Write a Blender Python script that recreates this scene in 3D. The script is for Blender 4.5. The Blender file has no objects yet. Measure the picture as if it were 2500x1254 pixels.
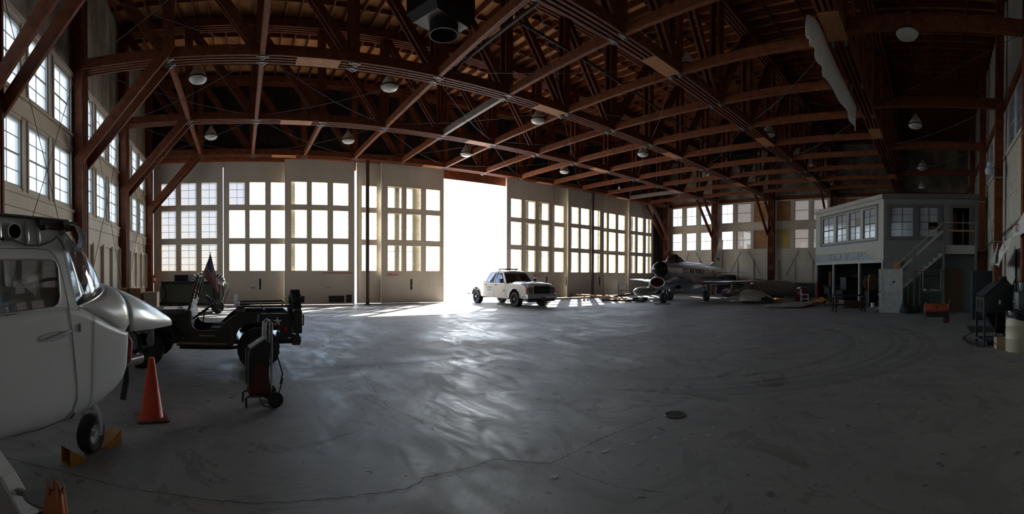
import bpy, bmesh, math, random
from math import sin, cos, tan, pi, radians, sqrt, atan2, hypot
from mathutils import Vector, Matrix
random.seed(7)
scene = bpy.context.scene
C = scene.collection

# ---------------------------------------------------------------- camera (cylindrical panorama, level)
CX0, CF, CYH, CPT, CRL, CH = 588.33, 1073.96, 680.45, -.0083, -.0024, 1.65
cam = bpy.data.cameras.new('camera'); cam.type = 'PANO'; cam.panorama_type = 'CENTRAL_CYLINDRICAL'
cam.central_cylindrical_radius = 1.0
cam.central_cylindrical_range_u_min = (0 - CX0) / CF
cam.central_cylindrical_range_u_max = (2500 - CX0) / CF
cam.central_cylindrical_range_v_min = (CYH - 1254) / CF
cam.central_cylindrical_range_v_max = CYH / CF
cam.clip_start = 0.05; cam.clip_end = 2000
camo = bpy.data.objects.new('camera', cam); C.objects.link(camo)
X2 = Vector((1, 0, CRL)).normalized(); Y2 = Vector((0, 1, CPT)).normalized(); Z2 = X2.cross(Y2).normalized()
camo.matrix_world = Matrix(((X2.x, Z2.x, -Y2.x, 0), (X2.y, Z2.y, -Y2.y, 0), (X2.z, Z2.z, -Y2.z, CH), (0, 0, 0, 1)))
scene.camera = camo

# ---------------------------------------------------------------- world, sun, exposure
SUN_EL, SUN_AZ = radians(35.0), atan2(.69, .72)      # azimuth measured from +Y towards +X
world = bpy.data.worlds.new('sky'); scene.world = world; world.use_nodes = True
wn, wl = world.node_tree.nodes, world.node_tree.links
bg = wn['Background']
skyt = wn.new('ShaderNodeTexSky'); skyt.sky_type = 'NISHITA'; skyt.sun_disc = False
skyt.sun_elevation = SUN_EL; skyt.sun_rotation = SUN_AZ; skyt.air_density = 1.0; skyt.dust_density = 0.7; skyt.ozone_density = 1.2
hs = wn.new('ShaderNodeHueSaturation'); hs.inputs['Saturation'].default_value = .72; wl.new(skyt.outputs[0], hs.inputs['Color']); wl.new(hs.outputs[0], bg.inputs[0]); bg.inputs[1].default_value = 1.0
world.cycles.sampling_method = 'MANUAL'; world.cycles.sample_map_resolution = 512
sun = bpy.data.lights.new('sun', 'SUN'); sun.energy = 26; sun.angle = radians(.6); sun.color = (1, .90, .76)
suno = bpy.data.objects.new('sun', sun); C.objects.link(suno)
suno.rotation_euler = Vector((sin(SUN_AZ) * cos(SUN_EL), cos(SUN_AZ) * cos(SUN_EL), sin(SUN_EL))).to_track_quat('Z', 'Y').to_euler()
scene.view_settings.view_transform = 'Standard'; scene.view_settings.look = 'None'
scene.view_settings.gamma = 1; scene.view_settings.use_curve_mapping = False
scene.view_settings.exposure = 0.35
cy = scene.cycles
cy.max_bounces = 7; cy.diffuse_bounces = 4; cy.glossy_bounces = 3; cy.transmission_bounces = 4; cy.transparent_max_bounces = 12
cy.caustics_reflective = False; cy.caustics_refractive = False; cy.sample_clamp_indirect = 6.0
cy.use_denoising = True; cy.blur_glossy = 0.5

# ---------------------------------------------------------------- materials
MATS = {}
def pbr(name, col, rough=.6, metal=0., vary=.0, scale=3., bump=.0, col2=None, stretch=(1, 1, 1), spec=.5, coat=0., detail=6):
    """principled surface whose colour drifts between col and col2 (or a darker col) with noise"""
    if name in MATS: return MATS[name]
    m = bpy.data.materials.new(name); m.use_nodes = True; n, l = m.node_tree.nodes, m.node_tree.links
    b = n['Principled BSDF']; b.inputs['Roughness'].default_value = rough; b.inputs['Metallic'].default_value = metal
    b.inputs['Specular IOR Level'].default_value = spec; b.inputs['Coat Weight'].default_value = coat
    c1 = (*col, 1)
    c2 = (*col2, 1) if col2 else tuple(max(0, c * (1 - vary)) for c in col) + (1,)
    tc = n.new('ShaderNodeTexCoord'); mp = n.new('ShaderNodeMapping'); mp.inputs['Scale'].default_value = stretch
    nz = n.new('ShaderNodeTexNoise'); nz.inputs['Scale'].default_value = scale; nz.inputs['Detail'].default_value = detail; nz.inputs['Roughness'].default_value = .65
    l.new(tc.outputs['Object'], mp.inputs[0]); l.new(mp.outputs[0], nz.inputs[0])
    if vary > 0 or col2:
        r = n.new('ShaderNodeValToRGB'); r.color_ramp.elements[0].position = .35; r.color_ramp.elements[1].position = .68
        r.color_ramp.elements[0].color = c1; r.color_ramp.elements[1].color = c2
        l.new(nz.outputs[0], r.inputs[0]); l.new(r.outputs[0], b.inputs['Base Color'])
    else: b.inputs['Base Color'].default_value = c1
    if bump > 0:
        bp = n.new('ShaderNodeBump'); bp.inputs['Strength'].default_value = bump; bp.inputs['Distance'].default_value = .02
        l.new(nz.outputs[0], bp.inputs['Height']); l.new(bp.outputs[0], b.inputs['Normal'])
    MATS[name] = m; return m

def glass(name, tint, gloss=.06, rough=.02, frost=0., dirt=0.):
    if name in MATS: return MATS[name]
    m = bpy.data.materials.new(name); m.use_nodes = True; n, l = m.node_tree.nodes, m.node_tree.links
    n.remove(n['Principled BSDF']); out = n['Material Output']
    t = n.new('ShaderNodeBsdfTransparent'); t.inputs[0].default_value = (*tint, 1)
    g = n.new('ShaderNodeBsdfGlossy'); g.inputs['Roughness'].default_value = rough; g.inputs[0].default_value = (1, 1, 1, 1)
    mx = n.new('ShaderNodeMixShader'); mx.inputs[0].default_value = gloss
    l.new(t.outputs[0], mx.inputs[1]); l.new(g.outputs[0], mx.inputs[2]); last = mx
    if frost > 0:
        d = n.new('ShaderNodeBsdfTranslucent'); d.inputs[0].default_value = (*[min(1, c * 1.0) for c in tint], 1)
        m2 = n.new('ShaderNodeMixShader'); m2.inputs[0].default_value = frost
        l.new(mx.outputs[0], m2.inputs[1]); l.new(d.outputs[0], m2.inputs[2]); last = m2
    if dirt > 0:
        d = n.new('ShaderNodeBsdfDiffuse'); d.inputs[0].default_value = (.5, .47, .42, 1)
        nz = n.new('ShaderNodeTexNoise'); nz.inputs['Scale'].default_value = 2.; tc = n.new('ShaderNodeTexCoord'); l.new(tc.outputs['Object'], nz.inputs[0])
        mm = n.new('ShaderNodeMath'); mm.operation = 'MULTIPLY'; mm.inputs[1].default_value = dirt; l.new(nz.outputs[0], mm.inputs[0])
        m2 = n.new('ShaderNodeMixShader'); l.new(mm.outputs[0], m2.inputs[0])
        l.new(last.outputs[0], m2.inputs[1]); l.new(d.outputs[0], m2.inputs[2]); last = m2
    l.new(last.outputs[0], out.inputs[0]); MATS[name] = m; return m

M_wood = pbr('timber', (.20, .056, .021), .65, 0, 0, 5, .15, (.095, .027, .011), (1, 1, 1), .25)
M_woodnew = pbr('new_timber', (.52, .23, .09), .6, 0, 0, 7, .1, (.36, .15, .06), (1, 1, 1), .25)
M_woodgrey = pbr('weathered_timber', (.30, .24, .20), .6, 0, .4, 6, .1)
M_deck = pbr('roof_boards', (.62, .31, .125), .8, 0, 0, 1.2, .1, (.34, .15, .06), (1, .4, 1), .2)
M_wall = pbr('wall_paint', (.70, .63, .54), .75, 0, 0, .8, .12, (.54, .47, .39), (1, 1, .5))
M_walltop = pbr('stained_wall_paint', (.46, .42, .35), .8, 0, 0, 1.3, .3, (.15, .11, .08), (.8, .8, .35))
M_trim = pbr('window_paint', (.52, .50, .45), .6, 0, .25, 2)
M_door = pbr('hangar_door_paint', (.66, .60, .52), .7, 0, .18, .7, .05, None, (1, 1, .4))
M_jamb = pbr('cream_sash_paint', (.82, .66, .38), .6, 0, .2, 3)
M_dark = pbr('dark_boarding', (.06, .05, .045), .8, 0, .3, 3)
M_steel = pbr('galvanised_steel', (.28, .29, .28), .5, .6, .3, 8)
M_black = pbr('black_paint', (.018, .018, .02), .45, 0, .3, 6)
M_rubber = pbr('tyre_rubber', (.022, .022, .023), .75, 0, .3, 20, .2)
M_chrome = pbr('bare_metal', (.68, .69, .71), .18, 1., .1, 5)
M_white = pbr('white_paint', (.78, .79, .80), .25, 0, .06, 2, coat=.3)
M_rod = pbr('iron_rod', (.05, .04, .04), .6, .3)

# ---------------------------------------------------------------- mesh helpers
class MB:
    def __init__(s): s.v = []; s.f = []; s.mi = []; s.k = 0; s.cuts = []
    def add(s, vs, fs):
        o = len(s.v); s.cuts.append((o, len(s.f))); s.v.extend([tuple(v) for v in vs]); s.f.extend([tuple(i + o for i in f) for f in fs]); s.mi.extend([s.k] * len(fs)); return s
    def box(s, c, d, rz=0, m=None):
        """box centred c with full sizes d"""
        x, y, z = d[0] / 2, d[1] / 2, d[2] / 2
        vs = [Vector((a * x, b * y, e * z)) for e in (-1, 1) for b in (-1, 1) for a in (-1, 1)]
        if rz: R = Matrix.Rotation(rz, 3, 'Z'); vs = [R @ v for v in vs]
        if m is not None: vs = [m @ v for v in vs]
        return s.add([v + Vector(c) for v in vs], [(0, 2, 3, 1), (4, 5, 7, 6), (0, 1, 5, 4), (2, 6, 7, 3), (0, 4, 6, 2), (1, 3, 7, 5)])
    def bb(s, a, b):
        return s.box([(a[i] + b[i]) / 2 for i in range(3)], [abs(b[i] - a[i]) for i in range(3)])
    def beam(s, p, q, w, h, up=(0, 0, 1)):
        """square bar p->q; w across, h along up"""
        p, q = Vector(p), Vector(q); d = (q - p).normalized(); u = Vector(up); r = d.cross(u)
        if r.length < 1e-4: r = d.cross(Vector((0, 1, 0)))
        r.normalize(); u = r.cross(d).normalized()
        vs = [e + r * (a * w / 2) + u * (b * h / 2) for e in (p, q) for b in (-1, 1) for a in (-1, 1)]
        return s.add(vs, [(0, 1, 3, 2), (4, 6, 7, 5), (0, 4, 5, 1), (2, 3, 7, 6), (0, 2, 6, 4), (1, 5, 7, 3)])
    def tube(s, pts, r, n=8, cap=True, closed=False):
        pts = [Vector(p) for p in pts]; rs = r if isinstance(r, (list, tuple)) else [r] * len(pts); m = len(pts)
        rings = []; prev = None
        for i, p in enumerate(pts):
            a = pts[(i - 1) % m] if (i > 0 or closed) else p; b = pts[(i + 1) % m] if (i < m - 1 or closed) else p
            d = (b - a).normalized()
            if prev is None:
                u = Vector((0, 0, 1)) if abs(d.z) < .9 else Vector((1, 0, 0)); u = (u - d * u.dot(d)).normalized()
            else:
                u = prev - d * prev.dot(d); u = u.normalized() if u.length > 1e-6 else prev
            prev = u; w = d.cross(u)
            rings.append([p + (u * cos(2 * pi * k / n) + w * sin(2 * pi * k / n)) * rs[i] for k in range(n)])
        vs = [v for rg in rings for v in rg]; fs = []
        for i in range(m if closed else m - 1):
            j = (i + 1) % m
            for k in range(n): fs.append((i * n + k, i * n + (k + 1) % n, j * n + (k + 1) % n, j * n + k))
        if cap and not closed: fs.append(tuple(range(n))[::-1]); fs.append(tuple((m - 1) * n + k for k in range(n)))
        return s.add(vs, fs)
    def cyl(s, c, r, h, axis='Z', n=20, r2=None):
        a = {'X': Vector((1, 0, 0)), 'Y': Vector((0, 1, 0)), 'Z': Vector((0, 0, 1))}[axis] if isinstance(axis, str) else Vector(axis).normalized()
        c = Vector(c); return s.tube([c - a * h / 2, c + a * h / 2], [r, r if r2 is None else r2], n)
    def lathe(s, prof, c=(0, 0, 0), axis='Z', n=24, m=None):
        """prof: list of (radius, height)"""
        vs = []; fs = []; c = Vector(c)
        for r, h in prof:
            for k in range(n):
                a = 2 * pi * k / n; x, y = r * cos(a), r * sin(a)
                v = Vector((x, y, h)) if axis == 'Z' else (Vector((h, x, y)) if axis == 'X' else Vector((y, h, x)))
                if m is not None: v = m @ v
                vs.append(v + c)
        for i in range(len(prof) - 1):
            for k in range(n): fs.append((i * n + k, i * n + (k + 1) % n, (i + 1) * n + (k + 1) % n, (i + 1) * n + k))
        return s.add(vs, fs)
    def loft(s, rings, cap=True, closed=True):
        n = len(rings[0]); vs = [v for r in rings for v in r]; fs = []
        for i in range(len(rings) - 1):
            for k in range(n if closed else n - 1): fs.append((i * n + k, i * n + (k + 1) % n, (i + 1) * n + (k + 1) % n, (i + 1) * n + k))
        if cap and closed: fs.append(tuple(range(n))[::-1]); fs.append(tuple((len(rings) - 1) * n + k for k in range(n)))
        return s.add(vs, fs)
    def prism(s, poly, a, b, plane='XZ'):
        """extrude 2-D outline between a and b along the missing axis"""
        f = {'XZ': lambda p, t: (p[0], t, p[1]), 'XY': lambda p, t: (p[0], p[1], t), 'YZ': lambda p, t: (t, p[0], p[1])}[plane]
        n = len(poly); vs = [f(p, a) for p in poly] + [f(p, b) for p in poly]
        fs = [tuple(range(n))[::-1], tuple(range(n, 2 * n))] + [(k, (k + 1) % n, n + (k + 1) % n, n + k) for k in range(n)]
        return s.add(vs, fs)
    def each(s, name, mat, parent=None, **kw):
        """every added piece becomes an object of its own"""
        out = []
        for i, (v0, f0) in enumerate(s.cuts):
            v1, f1 = s.cuts[i + 1] if i + 1 < len(s.cuts) else (len(s.v), len(s.f))
            m = MB(); m.add(s.v[v0:v1], [tuple(k - v0 for k in f) for f in s.f[f0:f1]]); out.append(m.build(name, mat, parent, **kw))
        return out
    def build(s, name, mat, parent=None, smooth=False, bevel=0, sub=0, kind=None, seg=2, solid=0):
        me = bpy.data.meshes.new(name); me.from_pydata(s.v, [], s.f); me.update()
        bm = bmesh.new(); bm.from_mesh(me); bmesh.ops.recalc_face_normals(bm, faces=bm.faces); bm.to_mesh(me); bm.free()
        for mt in (mat if isinstance(mat, (list, tuple)) else [mat]): me.materials.append(mt)
        if isinstance(mat, (list, tuple)): me.polygons.foreach_set('material_index', s.mi)
        o = bpy.data.objects.new(name, me); C.objects.link(o)
        if parent is not None: o.parent = parent
        if solid: d = o.modifiers.new('s', 'SOLIDIFY'); d.thickness = solid; d.offset = 0
        if bevel: d = o.modifiers.new('b', 'BEVEL'); d.width = bevel; d.segments = seg; d.limit_method = 'ANGLE'
        if sub: d = o.modifiers.new('u', 'SUBSURF'); d.levels = d.render_levels = sub
        if smooth: me.polygons.foreach_set('use_smooth', [True] * len(me.polygons)); me.set_sharp_from_angle(angle=radians(smooth if smooth is not True else 40))
        if kind: o['kind'] = kind
        return o

def tag(o, label=None, cat=None, group=None, kind=None):
    if label: o['label'] = label
    if cat: o['category'] = cat
    if group: o['group'] = group
    if kind: o['kind'] = kind
    return o
def thing(name, label, cat, loc=(0, 0, 0), rz=0, group=None, kind=None):
    o = bpy.data.objects.new(name, None); C.objects.link(o); o.location = loc; o.rotation_euler = (0, 0, rz); o.empty_display_size = .2
    return tag(o, label, cat, group, kind)
def dup(o, loc=None, rz=None, label=None, parent=None):
    c = o.copy(); C.objects.link(c)
    if parent is not None: c.parent = parent
    if loc is not None: c.location = loc
    if rz is not None: c.rotation_euler = (0, 0, rz)
    if label: c['label'] = label
    for ch in [x for x in bpy.data.objects if x.parent == o]: dup(ch, parent=c)
    return c
def slab_holes(mb, f, u0, u1, z0, z1, t0, t1, holes):
    """wall slab in (u, z) between depths t0,t1 with rectangular holes; f(u, t, z) -> point"""
    zs = sorted({z0, z1, *[h[2] for h in holes], *[h[3] for h in holes]}); zs = [z for z in zs if z0 <= z <= z1]
    for a, b in zip(zs, zs[1:]):
        zm = (a + b) / 2; hs = sorted([(h[0], h[1]) for h in holes if h[2] < zm < h[3]]); u = u0
        for h0, h1 in hs + [(u1, u1)]:
            if h0 > u + 1e-5: mb.bb(f(u, t0, a), f(h0, t1, b))
            u = max(u, h1)
def text_mesh(txt, size, name, mat, parent, mw, ext=.004, bold=0):
    """lettering as a mesh: text runs along local x, faces local +z of matrix mw"""
    cu = bpy.data.curves.new(name, 'FONT'); cu.body = txt; cu.size = size; cu.extrude = ext; cu.align_x = 'CENTER'; cu.align_y = 'CENTER'; cu.offset = bold; cu.resolution_u = 3
    t = bpy.data.objects.new(name, cu); C.objects.link(t)
    dg = bpy.context.evaluated_depsgraph_get(); me = bpy.data.meshes.new_from_object(t.evaluated_get(dg))
    bpy.data.objects.remove(t); o = bpy.data.objects.new(name, me); C.objects.link(o); me.materials.clear(); me.materials.append(mat)
    me.transform(mw)
    if parent is not None: o.parent = parent
    return o
def facing(loc, xdir, ydir=(0, 0, 1)):
    x = Vector(xdir).normalized(); y = Vector(ydir).normalized(); z = x.cross(y)
    return Matrix(((x.x, y.x, z.x, loc[0]), (x.y, y.y, z.y, loc[1]), (x.z, y.z, z.z, loc[2]), (0, 0, 0, 1)))
# ================================================================ floor
def floor_material():
    m = bpy.data.materials.new('worn_concrete'); m.use_nodes = True; n, l = m.node_tree.nodes, m.node_tree.links
    b = n['Principled BSDF']
    tc = n.new('ShaderNodeTexCoord'); P = tc.outputs['Object']
    def noise(sc, det=6, rough=.6, stretch=None, dist=0):
        z = n.new('ShaderNodeTexNoise'); z.inputs['Scale'].default_value = sc; z.inputs['Detail'].default_value = det; z.inputs['Roughness'].default_value = rough; z.inputs['Distortion'].default_value = dist
        if stretch:
            mp = n.new('ShaderNodeMapping'); mp.inputs['Scale'].default_value = stretch; mp.inputs['Rotation'].default_value = (0, 0, .5); l.new(P, mp.inputs[0]); l.new(mp.outputs[0], z.inputs[0])
        else: l.new(P, z.inputs[0])
        return z.outputs[0]
    def ramp(f, a, b_, c0=(0, 0, 0, 1), c1=(1, 1, 1, 1)):
        r = n.new('ShaderNodeValToRGB'); r.color_ramp.elements[0].position = a; r.color_ramp.elements[1].position = b_
        r.color_ramp.elements[0].color = c0; r.color_ramp.elements[1].color = c1; l.new(f, r.inputs[0]); return r.outputs[0]
    def mth(op, a, b_=None, c=None):
        x = n.new('ShaderNodeMath'); x.operation = op
        for i, q in enumerate((a, b_, c)):
            if q is None: continue
            if isinstance(q, (int, float)): x.inputs[i].default_value = q
            else: l.new(q, x.inputs[i])
        return x.outputs[0]
    def mix(f, a, b_, mode='MIX'):
        x = n.new('ShaderNodeMix'); x.data_type = 'RGBA'; x.blend_type = mode
        if isinstance(f, (int, float)): x.inputs[0].default_value = f
        else: l.new(f, x.inputs[0])
        for i, q in ((6, a), (7, b_)):
            if isinstance(q, tuple): x.inputs[i].default_value = q
            else: l.new(q, x.inputs[i])
        return x.outputs[2]
    big = noise(.35, 5, .6, None, 1.0); mid = noise(2.2, 10, .78, (1, .4, 1), .8); fine = noise(16, 8, .8, (1, .3, 1), .5)
    col = mix(ramp(big, .35, .65), (.205, .196, .180, 1), (.27, .258, .236, 1))
    col = mix(mth('MULTIPLY', ramp(mid, .4, .7), .45), col, (.135, .130, .120, 1))
    col = mix(mth('MULTIPLY', ramp(fine, .55, .75), .25), col, (.30, .30, .29, 1))
    # tyre rings worn into the floor
    sep = n.new('ShaderNodeSeparateXYZ'); l.new(P, sep.inputs[0])
    def ring(cx, cy_, R, w, y_hi):
        dx = mth('SUBTRACT', sep.outputs[0], cx); dy = mth('SUBTRACT', sep.outputs[1], cy_)
        d = mth('SQRT', mth('ADD', mth('MULTIPLY', dx, dx), mth('MULTIPLY', dy, dy)))
        e = mth('ABSOLUTE', mth('SUBTRACT', d, R)); k = n.new('ShaderNodeMapRange'); l.new(e, k.inputs[0])
        k.inputs[1].default_value = w * .45; k.inputs[2].default_value = w; k.inputs[3].default_value = 1; k.inputs[4].default_value = 0
        g = n.new('ShaderNodeMapRange'); l.new(sep.outputs[1], g.inputs[0]); g.inputs[1].default_value = y_hi - 1.5; g.inputs[2].default_value = y_hi; g.inputs[3].default_value = 1; g.inputs[4].default_value = 0
        return mth('MULTIPLY', k.outputs[0], g.outputs[0])
    rings = None
    for a in ((10.84, 6.33, 6.37, .16, 3.6), (10.84, 6.33, 6.12, .10, 3.4), (10.6, 7.05, 6.41, .15, 4.6), (10.6, 7.05, 6.1, .09, 4.4), (10.0, 7.2, 5.3, .12, 4.8)):
        r_ = ring(*a); rings = r_ if rings is None else mth('MAXIMUM', rings, r_)
    rings = mth('MULTIPLY', rings, mth('ADD', .35, mth('MULTIPLY', mid, .7)))
    col = mix(mth('MULTIPLY', rings, .6), col, (.045, .045, .045, 1))
    # turning scuffs near the open door
    scf = None
    for a in ((9.2, 13.5, 2.6, .07, 14.2), (9.2, 13.5, 2.35, .05, 14.0), (9.6, 14.4, 3.3, .07, 14.0), (9.6, 14.4, 3.0, .05, 14.0), (8.8, 15.6, 3.1, .06, 15.6)):
        r_ = ring(*a); scf = r_ if scf is None else mth('MAXIMUM', scf, r_)
    col = mix(mth('MULTIPLY', scf, .35), col, (.32, .32, .31, 1))
    st = noise(.8, 9, .75, None, 1.2); col = mix(mth('MULTIPLY', ramp(st, .52, .56), .6), col, (.085, .082, .074, 1))
    col = mix(mth('MULTIPLY', ramp(st, .42, .38), .45), col, (.40, .39, .37, 1))
    spots = noise(5.3, 3, .5); spk = noise(30, 2, .5)
    col = mix(mth('MULTIPLY', ramp(spots, .68, .71), .7), col, (.06, .06, .055, 1))
    col = mix(mth('MULTIPLY', ramp(spk, .70, .72), .7), col, (.05, .05, .05, 1))
    l.new(col, b.inputs['Base Color'])
    ro = mth('ADD', .34, mth('MULTIPLY', ramp(mid, .40, .60), .24)); ro = mth('ADD', ro, mth('MULTIPLY', ramp(big, .42, .58), .14)); ro = mth('ADD', ro, mth('MULTIPLY', ramp(fine, .40, .60), .16))
    ro = mth('ADD', ro, mth('MULTIPLY', rings, .2))
    l.new(ro, b.inputs['Roughness']); sp_l = mth('ADD', .13, mth('MULTIPLY', ramp(fine, .35, .62), .22)); sp_l = mth('ADD', sp_l, mth('MULTIPLY', ramp(mid, .38, .62), .18)); l.new(sp_l, b.inputs['Specular IOR Level'])
    bp = n.new('ShaderNodeBump'); bp.inputs['Strength'].default_value = .3; bp.inputs['Distance'].default_value = .004
    l.new(mth('ADD', mth('MULTIPLY', mid, .5), fine), bp.inputs['Height']); l.new(bp.outputs[0], b.inputs['Normal'])
    return m
M_floor = floor_material()
XW, XE, YS, YN, ZR = -5.1, 34.45, -2.75, 24.2, 12.15
g = MB().bb((XW - .2, YS - .2, -.3), (XE + .2, 24.75, 0)).build('floor', M_floor, kind='structure'); tag(g, 'grey worn concrete hangar floor', 'floor')
M_crack = pbr('crack_dirt', (.02, .02, .02), .9)
def ribbon(name, pts, w, mat, jit=.03, step=.12, z=.004):
    mb = MB(); P = []
    for (a, b) in zip(pts, pts[1:]):
        L = hypot(b[0] - a[0], b[1] - a[1]); k = max(1, int(L / step))
        for i in range(k):
            t = i / k; P.append((a[0] + (b[0] - a[0]) * t + random.uniform(-jit, jit), a[1] + (b[1] - a[1]) * t + random.uniform(-jit, jit)))
    P.append(pts[-1]); vs = []; fs = []
    for i, p in enumerate(P):
        q = P[min(i + 1, len(P) - 1)]; o = P[max(i - 1, 0)]; d = Vector((q[0] - o[0], q[1] - o[1])).normalized(); ww = w * random.uniform(.4, 1.3) if jit else w
        vs += [(p[0] - d.y * ww / 2, p[1] + d.x * ww / 2, z), (p[0] + d.y * ww / 2, p[1] - d.x * ww / 2, z)]
        if i: fs.append((2 * i - 2, 2 * i - 1, 2 * i + 1, 2 * i))
    return mb.add(vs, fs).build(name, mat, g)
ribbon('expansion_joint', [(-5, 7.66), (34, 7.75)], .016, M_crack, 0)
ribbon('expansion_joint', [(6.9, 7.7), (7.3, 9.2)], .02, M_crack, .01)
ribbon('crack', [(-5, 3.5), (-2.1, 3.43), (-1.48, 3.4), (-.91, 3.29), (-.58, 3.26), (.03, 3.17), (.72, 3.16), (1.27, 3.15), (1.46, 3.26), (1.89, 3.26), (2.14, 3.3), (2.49, 2.93), (3.26, 3.02), (3.66, 3.03), (4.13, 2.99)], .009, M_crack, .012, .035)
ribbon('crack', [(1.6, 9.3), (1.9, 8.7), (2.0, 7.7), (1.95, 6.7), (1.9, 6.0), (1.85, 5.6), (1.8, 5.2), (1.95, 4.6), (2.0, 4.2)], .006, M_crack, .025, .05)
ribbon('crack', [(2.5, 2.9), (2.55, 2.5), (2.6, 2.2), (2.75, 1.9)], .006, M_crack, .015, .04)
M_splat = pbr('paint_splash', (.42, .42, .41), .5)
def floorpt(px, py):
    th = (px - CX0) / CF; v = (CYH - py) / CF; x2, y2, z2 = sin(th), cos(th), v
    d = (x2 - CRL * z2, y2 - CPT * z2, z2 + CPT * y2 + CRL * x2); t = -CH / d[2]; return (d[0] * t, d[1] * t)
sp = MB()
for (cx_, cy_, s_) in ((3.05, 2.78, .07), (3.35, 2.7, .05), (3.62, 2.62, .055), (3.75, 2.35, .05), (3.98, 2.2, .06), (4.22, 2.28, .035), (4.6, 1.05, .07), (.02, 3.0, .05), (1.05, 3.55, .03), (2.35, 2.72, .05), (6.3, .35, .045), (-.1, 2.75, .06), (2.0, 3.9, .03)):
    k = 14; sp.add([(cx_ + s_ * .6 * random.uniform(.25, 1.3) * cos(6.283 * i / k) * 1.5, cy_ + s_ * .6 * random.uniform(.25, 1.2) * sin(6.283 * i / k), .005) for i in range(k)], [tuple(range(k))])
sp.build('paint_splash', M_splat, g)
# cover in the floor
mb = MB().lathe([(0, .006), (.11, .006), (.11, .009), (.13, .009), (.135, .002)], (4.36, 2.87, 0), n=28)
for a in range(5):
    for b in range(5):
        if hypot(a - 2, b - 2) < 2.4: mb.cyl((4.36 + (a - 2) * .04, 2.87 + (b - 2) * .04, .008), .009, .006, n=8)
tag(mb.build('floor_drain_cover', pbr('cast_iron', (.09, .085, .08), .6, .4, .4, 9)), 'round cast iron drain cover set in the concrete', 'drain cover')
# apron outside
M_apron = pbr('apron_concrete', (.55, .55, .55), .9, 0, .1, .5)
o = MB().bb((-160, 24.75, -.2), (200, 260, -.01)).bb((-160, -120, -.2), (XW - .2, 24.75, -.01)).bb((XE + .2, -120, -.2), (200, 24.75, -.01)).bb((XW - .2, -120, -.2), (XE + .2, YS - .2, -.01)).build('ground', M_apron, kind='structure')
tag(o, 'bright sunlit apron outside the open door', 'ground')

# ================================================================ walls and windows
YT = [23.41 - 5.22 * k for k in range(5)]            # truss lines, T1 next to the doors
ROWS = ((1.86, 3.42), (3.66, 5.28), (5.5, 6.82))
G_door = glass('door_glass', (.80, .84, .88), .05, dirt=.18)
G_grey = glass('dimmed_grey_glass', (.30, .30, .31), .06, frost=.3)  # dimmer light of the end door panes is put into this tint
G_west = glass('frosted_blue_glass', (.60, .62, .62), .06, frost=.35)
G_east = glass('east_glass', (.42, .42, .43), .05, dirt=.1)
G_eastg = glass('milky_glass', (.16, .15, .145), .06, frost=.4)
G_south = glass('south_glass', (.09, .10, .11), .06, frost=.4)  # low transmission puts the darker exposure of this side into the glass
M_ply = pbr('plywood', (.50, .25, .10), .7, 0, 0, 3, .05, (.30, .12, .05))
M_osb = pbr('chipboard', (.62, .48, .16), .8, 0, 0, 9, .1, (.42, .30, .10))
WN = [0]
def window_unit(f, u0, u1, z0, z1, nu, nz, gl, fm=None, deep=.16, mull=.018, board=None, sash=True):
    """frame, muntins and pane of one opening; f(u, depth, z) maps to the world (depth 0 = inner wall face, positive outwards)"""
    WN[0] += 1; fw = .055; mb = MB()
    slab_holes(mb, f, u0, u1, z0, z1, .02, deep, [(u0 + fw, u1 - fw, z0 + fw, z1 - fw)])
    if not board:
        for i in range(1, nu): u = u0 + (u1 - u0) * i / nu; mb.bb(f(u - mull / 2, .07, z0 + fw), f(u + mull / 2, .10, z1 - fw))
        for i in range(1, nz):
            z = z0 + (z1 - z0) * i / nz; h = mull if not (sash and i == nz // 2) else mull * 2.4
            mb.bb(f(u0 + fw, .07, z - h / 2), f(u1 - fw, .10, z + h / 2))
    fr = mb.build('window_%d' % WN[0], fm or M_trim, kind='structure')
    p = MB().bb(f(u0 + fw, .083 if not board else .05, z0 + fw), f(u1 - fw, .088 if not board else .07, z1 - fw))
    p.build('pane' if not board else 'board', board or gl, fr)
    return fr
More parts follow.
